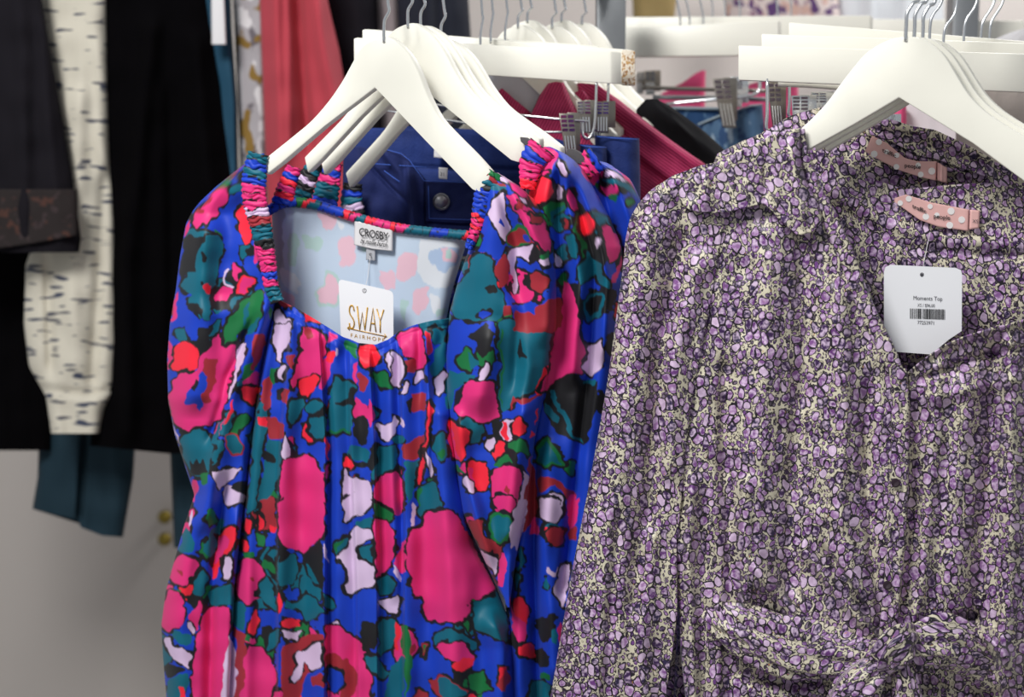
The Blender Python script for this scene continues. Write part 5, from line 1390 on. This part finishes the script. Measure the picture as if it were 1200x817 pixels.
cloth('front_panel', pk3, M['pink'], [(1030, 110), (1020, 600)], [(1062, 110), (1066, 600)], [(1025, 134), (1045, 126), (1062, 124)], 600, lambda x: x * 0 + 2.36, 20, 60, .02, .2, .2, None, .03, blur=3)
wf = root('white_shirt', Vector(P(1120, 600, 2.3)), 'white cloth filling the gap inside the large front hanger', 'shirt')
cloth('front_panel', wf, mat('white_cloth', (236, 228, 232), .8), [(1040, 100), (1036, 600)], [(1130, 100), (1150, 600)], 100, 600, lambda x: x * 0 + 2.40, 30, 60, .02, .2, .2, None, .03)
fu = root('fleece_top', Vector(P(1200, 600, 2.4)), 'white fleece shoulder above the clip bars at the right edge', 'top')
cloth('shoulder', fu, M['white_fur'], [(1190, 30), (1160, 50), (1150, 600)], [(1280, 30), (1300, 600)], [(1150, 56), (1165, 46), (1185, 38), (1205, 32), (1280, 30)], 600, lambda x: x * 0 + 2.5, 40, 80, .04, .3, .3, None, .05, blur=7)
ft = root('fleece_top', Vector(P(1200, 600, 2.2)), 'greige brushed fleece under the clip bars at the right edge', 'top')
cloth('shoulder', ft, mat('greige_fleece', (176, 166, 160), 1, bump=1, bscale=150), [(1120, 110), (1120, 600)], [(1290, 110), (1300, 600)], 104, 600, lambda x: x * 0 + 2.2, 40, 80, .04, .2, .2, None, .05)

# garments hanging far behind at the top right
mv = root('floral_garment', Vector(P(900, 700, 3.6)), 'blurred mauve and orange floral garment at the top edge behind the far hooks', 'garment')
cloth('front_panel', mv, M['mauve'], [(850, -60), (850, 24)], [(975, -60), (985, 24)], -60, 24, lambda x: x * 0 + 3.6, 40, 20, .03, .2, .2, None, .05)
ov = root('olive_garment', Vector(P(770, 700, 3.7)), 'blurred olive brown garment at the top edge right of the steel post', 'garment')
cloth('front_panel', ov, M['olive'], [(738, -60), (742, 24)], [(800, -60), (790, 24)], -60, 24, lambda x: x * 0 + 3.7, 20, 20, .03, .2, .2, None, .05)
wv = root('white_garment', Vector(P(1040, 700, 3.6)), 'blurred white garment at the top edge above the yellowish bar', 'garment')
cloth('front_panel', wv, mat('white_far_cloth', (228, 232, 236), .8), [(975, -60), (980, 300)], [(1105, -60), (1110, 300)], -60, 300, lambda x: x * 0 + 3.65, 30, 40, .03, .2, .2, [([(1020, -60), (1020, 300)], 6, 6, 10), ([(1060, -60), (1060, 300)], 6, 6, 10)], .05)

# ================================================================== racks
def Xp(px, d): return (px - 600) / F * d
rail_rack([Vector((Xp(452, 1.9) - .16, 1.9 - .28, RAIL_L)), Vector((Xp(713, 2.52), 2.52, RAIL_L))], 'grey steel rack rail and square post holding the left hangers', [(Xp(713, 2.52), 2.52)])
rail_rack([Vector((Xp(1066, 1.7) - .1, 1.58, RAIL_R)), Vector((Xp(1066, 1.7) + .50, 2.30, RAIL_R))], 'grey steel rack rail above the right chrome hooks', [(Xp(1066, 1.7) + .50, 2.30)])
rail_rack([Vector((Xp(640, 2.85), 2.85, RAIL_L + .12)), Vector((Xp(1117, 2.80), 2.80, RAIL_L + .12))], 'grey steel rack post standing behind the right chrome hooks', [(Xp(1117, 2.80), 2.80)])

# ================================================================== blurred garments on the far rack at left
D = 2.95
def far_g(name, label, cat, mt, L, R, top, bot, dd=0, fold=None, part='body', tube=.06, bulge=.04, wob=(60, 3), nx=70, parent=None, lab=None, blur=12, e=.25):
    r = parent or root(name, Vector(P((L[-1][0] + R[-1][0]) / 2, bot if not isinstance(bot, list) else bot[0][1], D + dd)), label, cat)
    o = cloth(part, r, M[mt] if isinstance(mt, str) else mt, L, R, top, bot, lambda x: x * 0 + D + dd, nx, 110, bulge, e, e, fold, tube, None, (1, 1, 0, dd * 40, 0), wob, blur=blur)
    if lab: o['label'] = lab
    return r


ct = far_g('wool_coat', 'very dark charcoal coat sleeve hanging at the left edge of the photo', 'coat', 'coat', [(-60, -60), (-70, 200), (-60, 300)], [(40, -60), (56, 40), (70, 120), (84, 200), (95, 280), (92, 300)], -60, 296, -.1, [([(20, -60), (30, 290)], 12, 12, 8), ([(50, 20), (70, 290)], 8, 8, 5)], 'sleeve')
cloth('cuff', ct, M['brown_lace'], [(-60, 210), (-50, 300)], [(90, 210), (92, 300)], 222, [(-60, 300), (40, 285), (95, 275)], lambda x: x * 0 + D - .115, 50, 30, .02, .2, .2, None, 0, None, (1, 1, 0, 0, 0))['label'] = 'brown patterned lace cuff'
bc = far_g('black_coat', 'long black garment reaching below the coat sleeve at far left', 'coat', 'velvet', [(-80, 200), (-80, 530)], [(60, 200), (60, 528)], 200, 528, .12)
sw = far_g('tweed_cardigan', 'cream knitted cardigan with dark dashes between black garments at left', 'cardigan', 'knit', [(48, -60), (50, 20), (60, 100), (72, 180), (56, 240), (30, 310), (28, 380), (34, 430), (54, 465), (60, 508)], [(124, -60), (125, 60), (128, 180), (134, 260), (136, 400), (132, 460), (122, 480), (116, 510)], -60, 508, -.02, [([(122, 200), (118, 300), (108, 460)], 8, 8, -8), ([(90, 100), (85, 440)], 14, 14, 8), ([(55, 300), (60, 440)], 6, 6, -6), ([(30, 455), (110, 462), (135, 455)], 3, 3, -8)], 'sleeve', blur=14)
vd = far_g('velvet_dress', 'long black velvet dress left of the coral pink garment', 'dress', 'velvet', [(115, -60), (118, 300), (105, 530)], [(236, -60), (255, 60), (275, 200), (285, 400), (290, 530)], -60, [(100, 522), (200, 532), (290, 528)], 0, [([(180, 20), (150, 300), (150, 520)], 12, 12, 14), ([(230, 40), (250, 300), (255, 520)], 12, 12, 12), ([(200, 100), (205, 520)], 8, 8, -8)])
tl = far_g('teal_garment', 'teal garment sliver with white tag beside the coral pink one', 'garment', 'teal', [(232, -60), (235, 20), (255, 100), (262, 220), (262, 500)], [(268, -60), (272, 40), (278, 120), (280, 260), (282, 500)], -60, 500, .02)
far_g('', '', '', 'satin', [(247, -30), (248, 52)], [(262, -30), (265, 52)], -30, 52, -.03, None, 'white_tag', 0, .002, (60, .2), 10, tl, 'white hanging label')
gp_ = far_g('grey_print_garment', 'grey and white patterned garment squeezed between teal and coral pink', 'garment', 'grey_print', [(270, -60), (275, 40), (282, 200), (284, 500)], [(312, -60), (312, 100), (314, 240), (316, 500)], -60, 500, .05)
sm = far_g('coral_dress', 'coral pink draped dress behind the front left hanger', 'dress', 'salmon', [(302, -60), (306, 60), (310, 160), (320, 420)], [(372, -60), (386, 10), (398, 60), (412, 150), (440, 420)], -60, 420, -.03, [([(322, -60), (326, 80), (330, 200)], 9, 9, 12), ([(345, -60), (352, 60), (362, 180)], 7, 7, -14), ([(365, -60), (380, 60), (400, 160)], 10, 10, 12), ([(338, -60), (340, 180)], 6, 6, 8)])
bk = far_g('black_coat', 'black garment behind the coral pink dress and first chrome hooks', 'coat', 'coat', [(372, -60), (380, 100), (390, 400)], [(440, -60), (446, 100), (460, 400)], -60, 400, .1)
bk2 = far_g('black_coat', 'blue-black garment at the top edge behind the left chrome hooks', 'coat', mat('blue_black_cloth', (24, 28, 42), .9), [(462, -60), (470, 100), (480, 400)], [(545, -60), (552, 44), (555, 400)], -60, 400, .1, [([(500, -60), (505, 100)], 8, 8, 10)])
bk3 = far_g('grey_garment', 'grey garment sliver between the two dark garments at the top edge', 'garment', mat('warm_grey_cloth', (150, 138, 140), .9), [(432, -60), (436, 400)], [(468, -60), (474, 400)], -60, 400, .16)
# dark teal trousers under the black garments, white fitting on the wall
tr = far_g('teal_trousers', 'dark teal trouser legs hanging below the black garments at left', 'trousers', 'teal_dark', [(46, 500), (44, 560), (38, 596)], [(160, 500), (156, 560), (144, 630)], 490, [(36, 596), (60, 602), (92, 609), (94, 618), (120, 628), (146, 630)], .15, [([(100, 500), (93, 615)], 4, 4, -14)], 'leg', blur=5)
tr2 = far_g('teal_trousers', 'dark teal trouser leg beside the left edge of the floral sleeve', 'trousers', 'teal_dark', [(198, 500), (204, 644)], [(262, 500), (258, 644)], 490, 642, .15, None, 'leg')
hk = root('wall_hook', Vector(P(193, 640, 4.13)), 'pair of small blurred brass fittings on the pale wall by the teal trousers', 'hook')
for y_ in (606, 632):
    finish('knob', tube_mesh('knob', [Vector(P(193, y_, 4.15)), Vector(P(193, y_, 4.12)), Vector(P(193, y_, 4.105)), Vector(P(193, y_, 4.10))], [.012, .014, .02, .008], 16), M['brass'], hk)
farrail = root('garment_rack', (Xp(150, D), D, 0), 'far rack carrying the dark and coral garments at left', 'clothes rack')
zf = CAMZ + (408.5 + 80) / F * D
finish('rail', tube_mesh('rail', [Vector((Xp(-150, D), D + .02, zf)), Vector((Xp(705, D), D + .02, zf))], .0125, 12), M['steel'], farrail)
for xx in (-150, 705): finish('post', tube_mesh('post', [Vector((Xp(xx, D), D + .02, 0)), Vector((Xp(xx, D), D + .02, zf))], .014, 12), M['steel'], farrail)
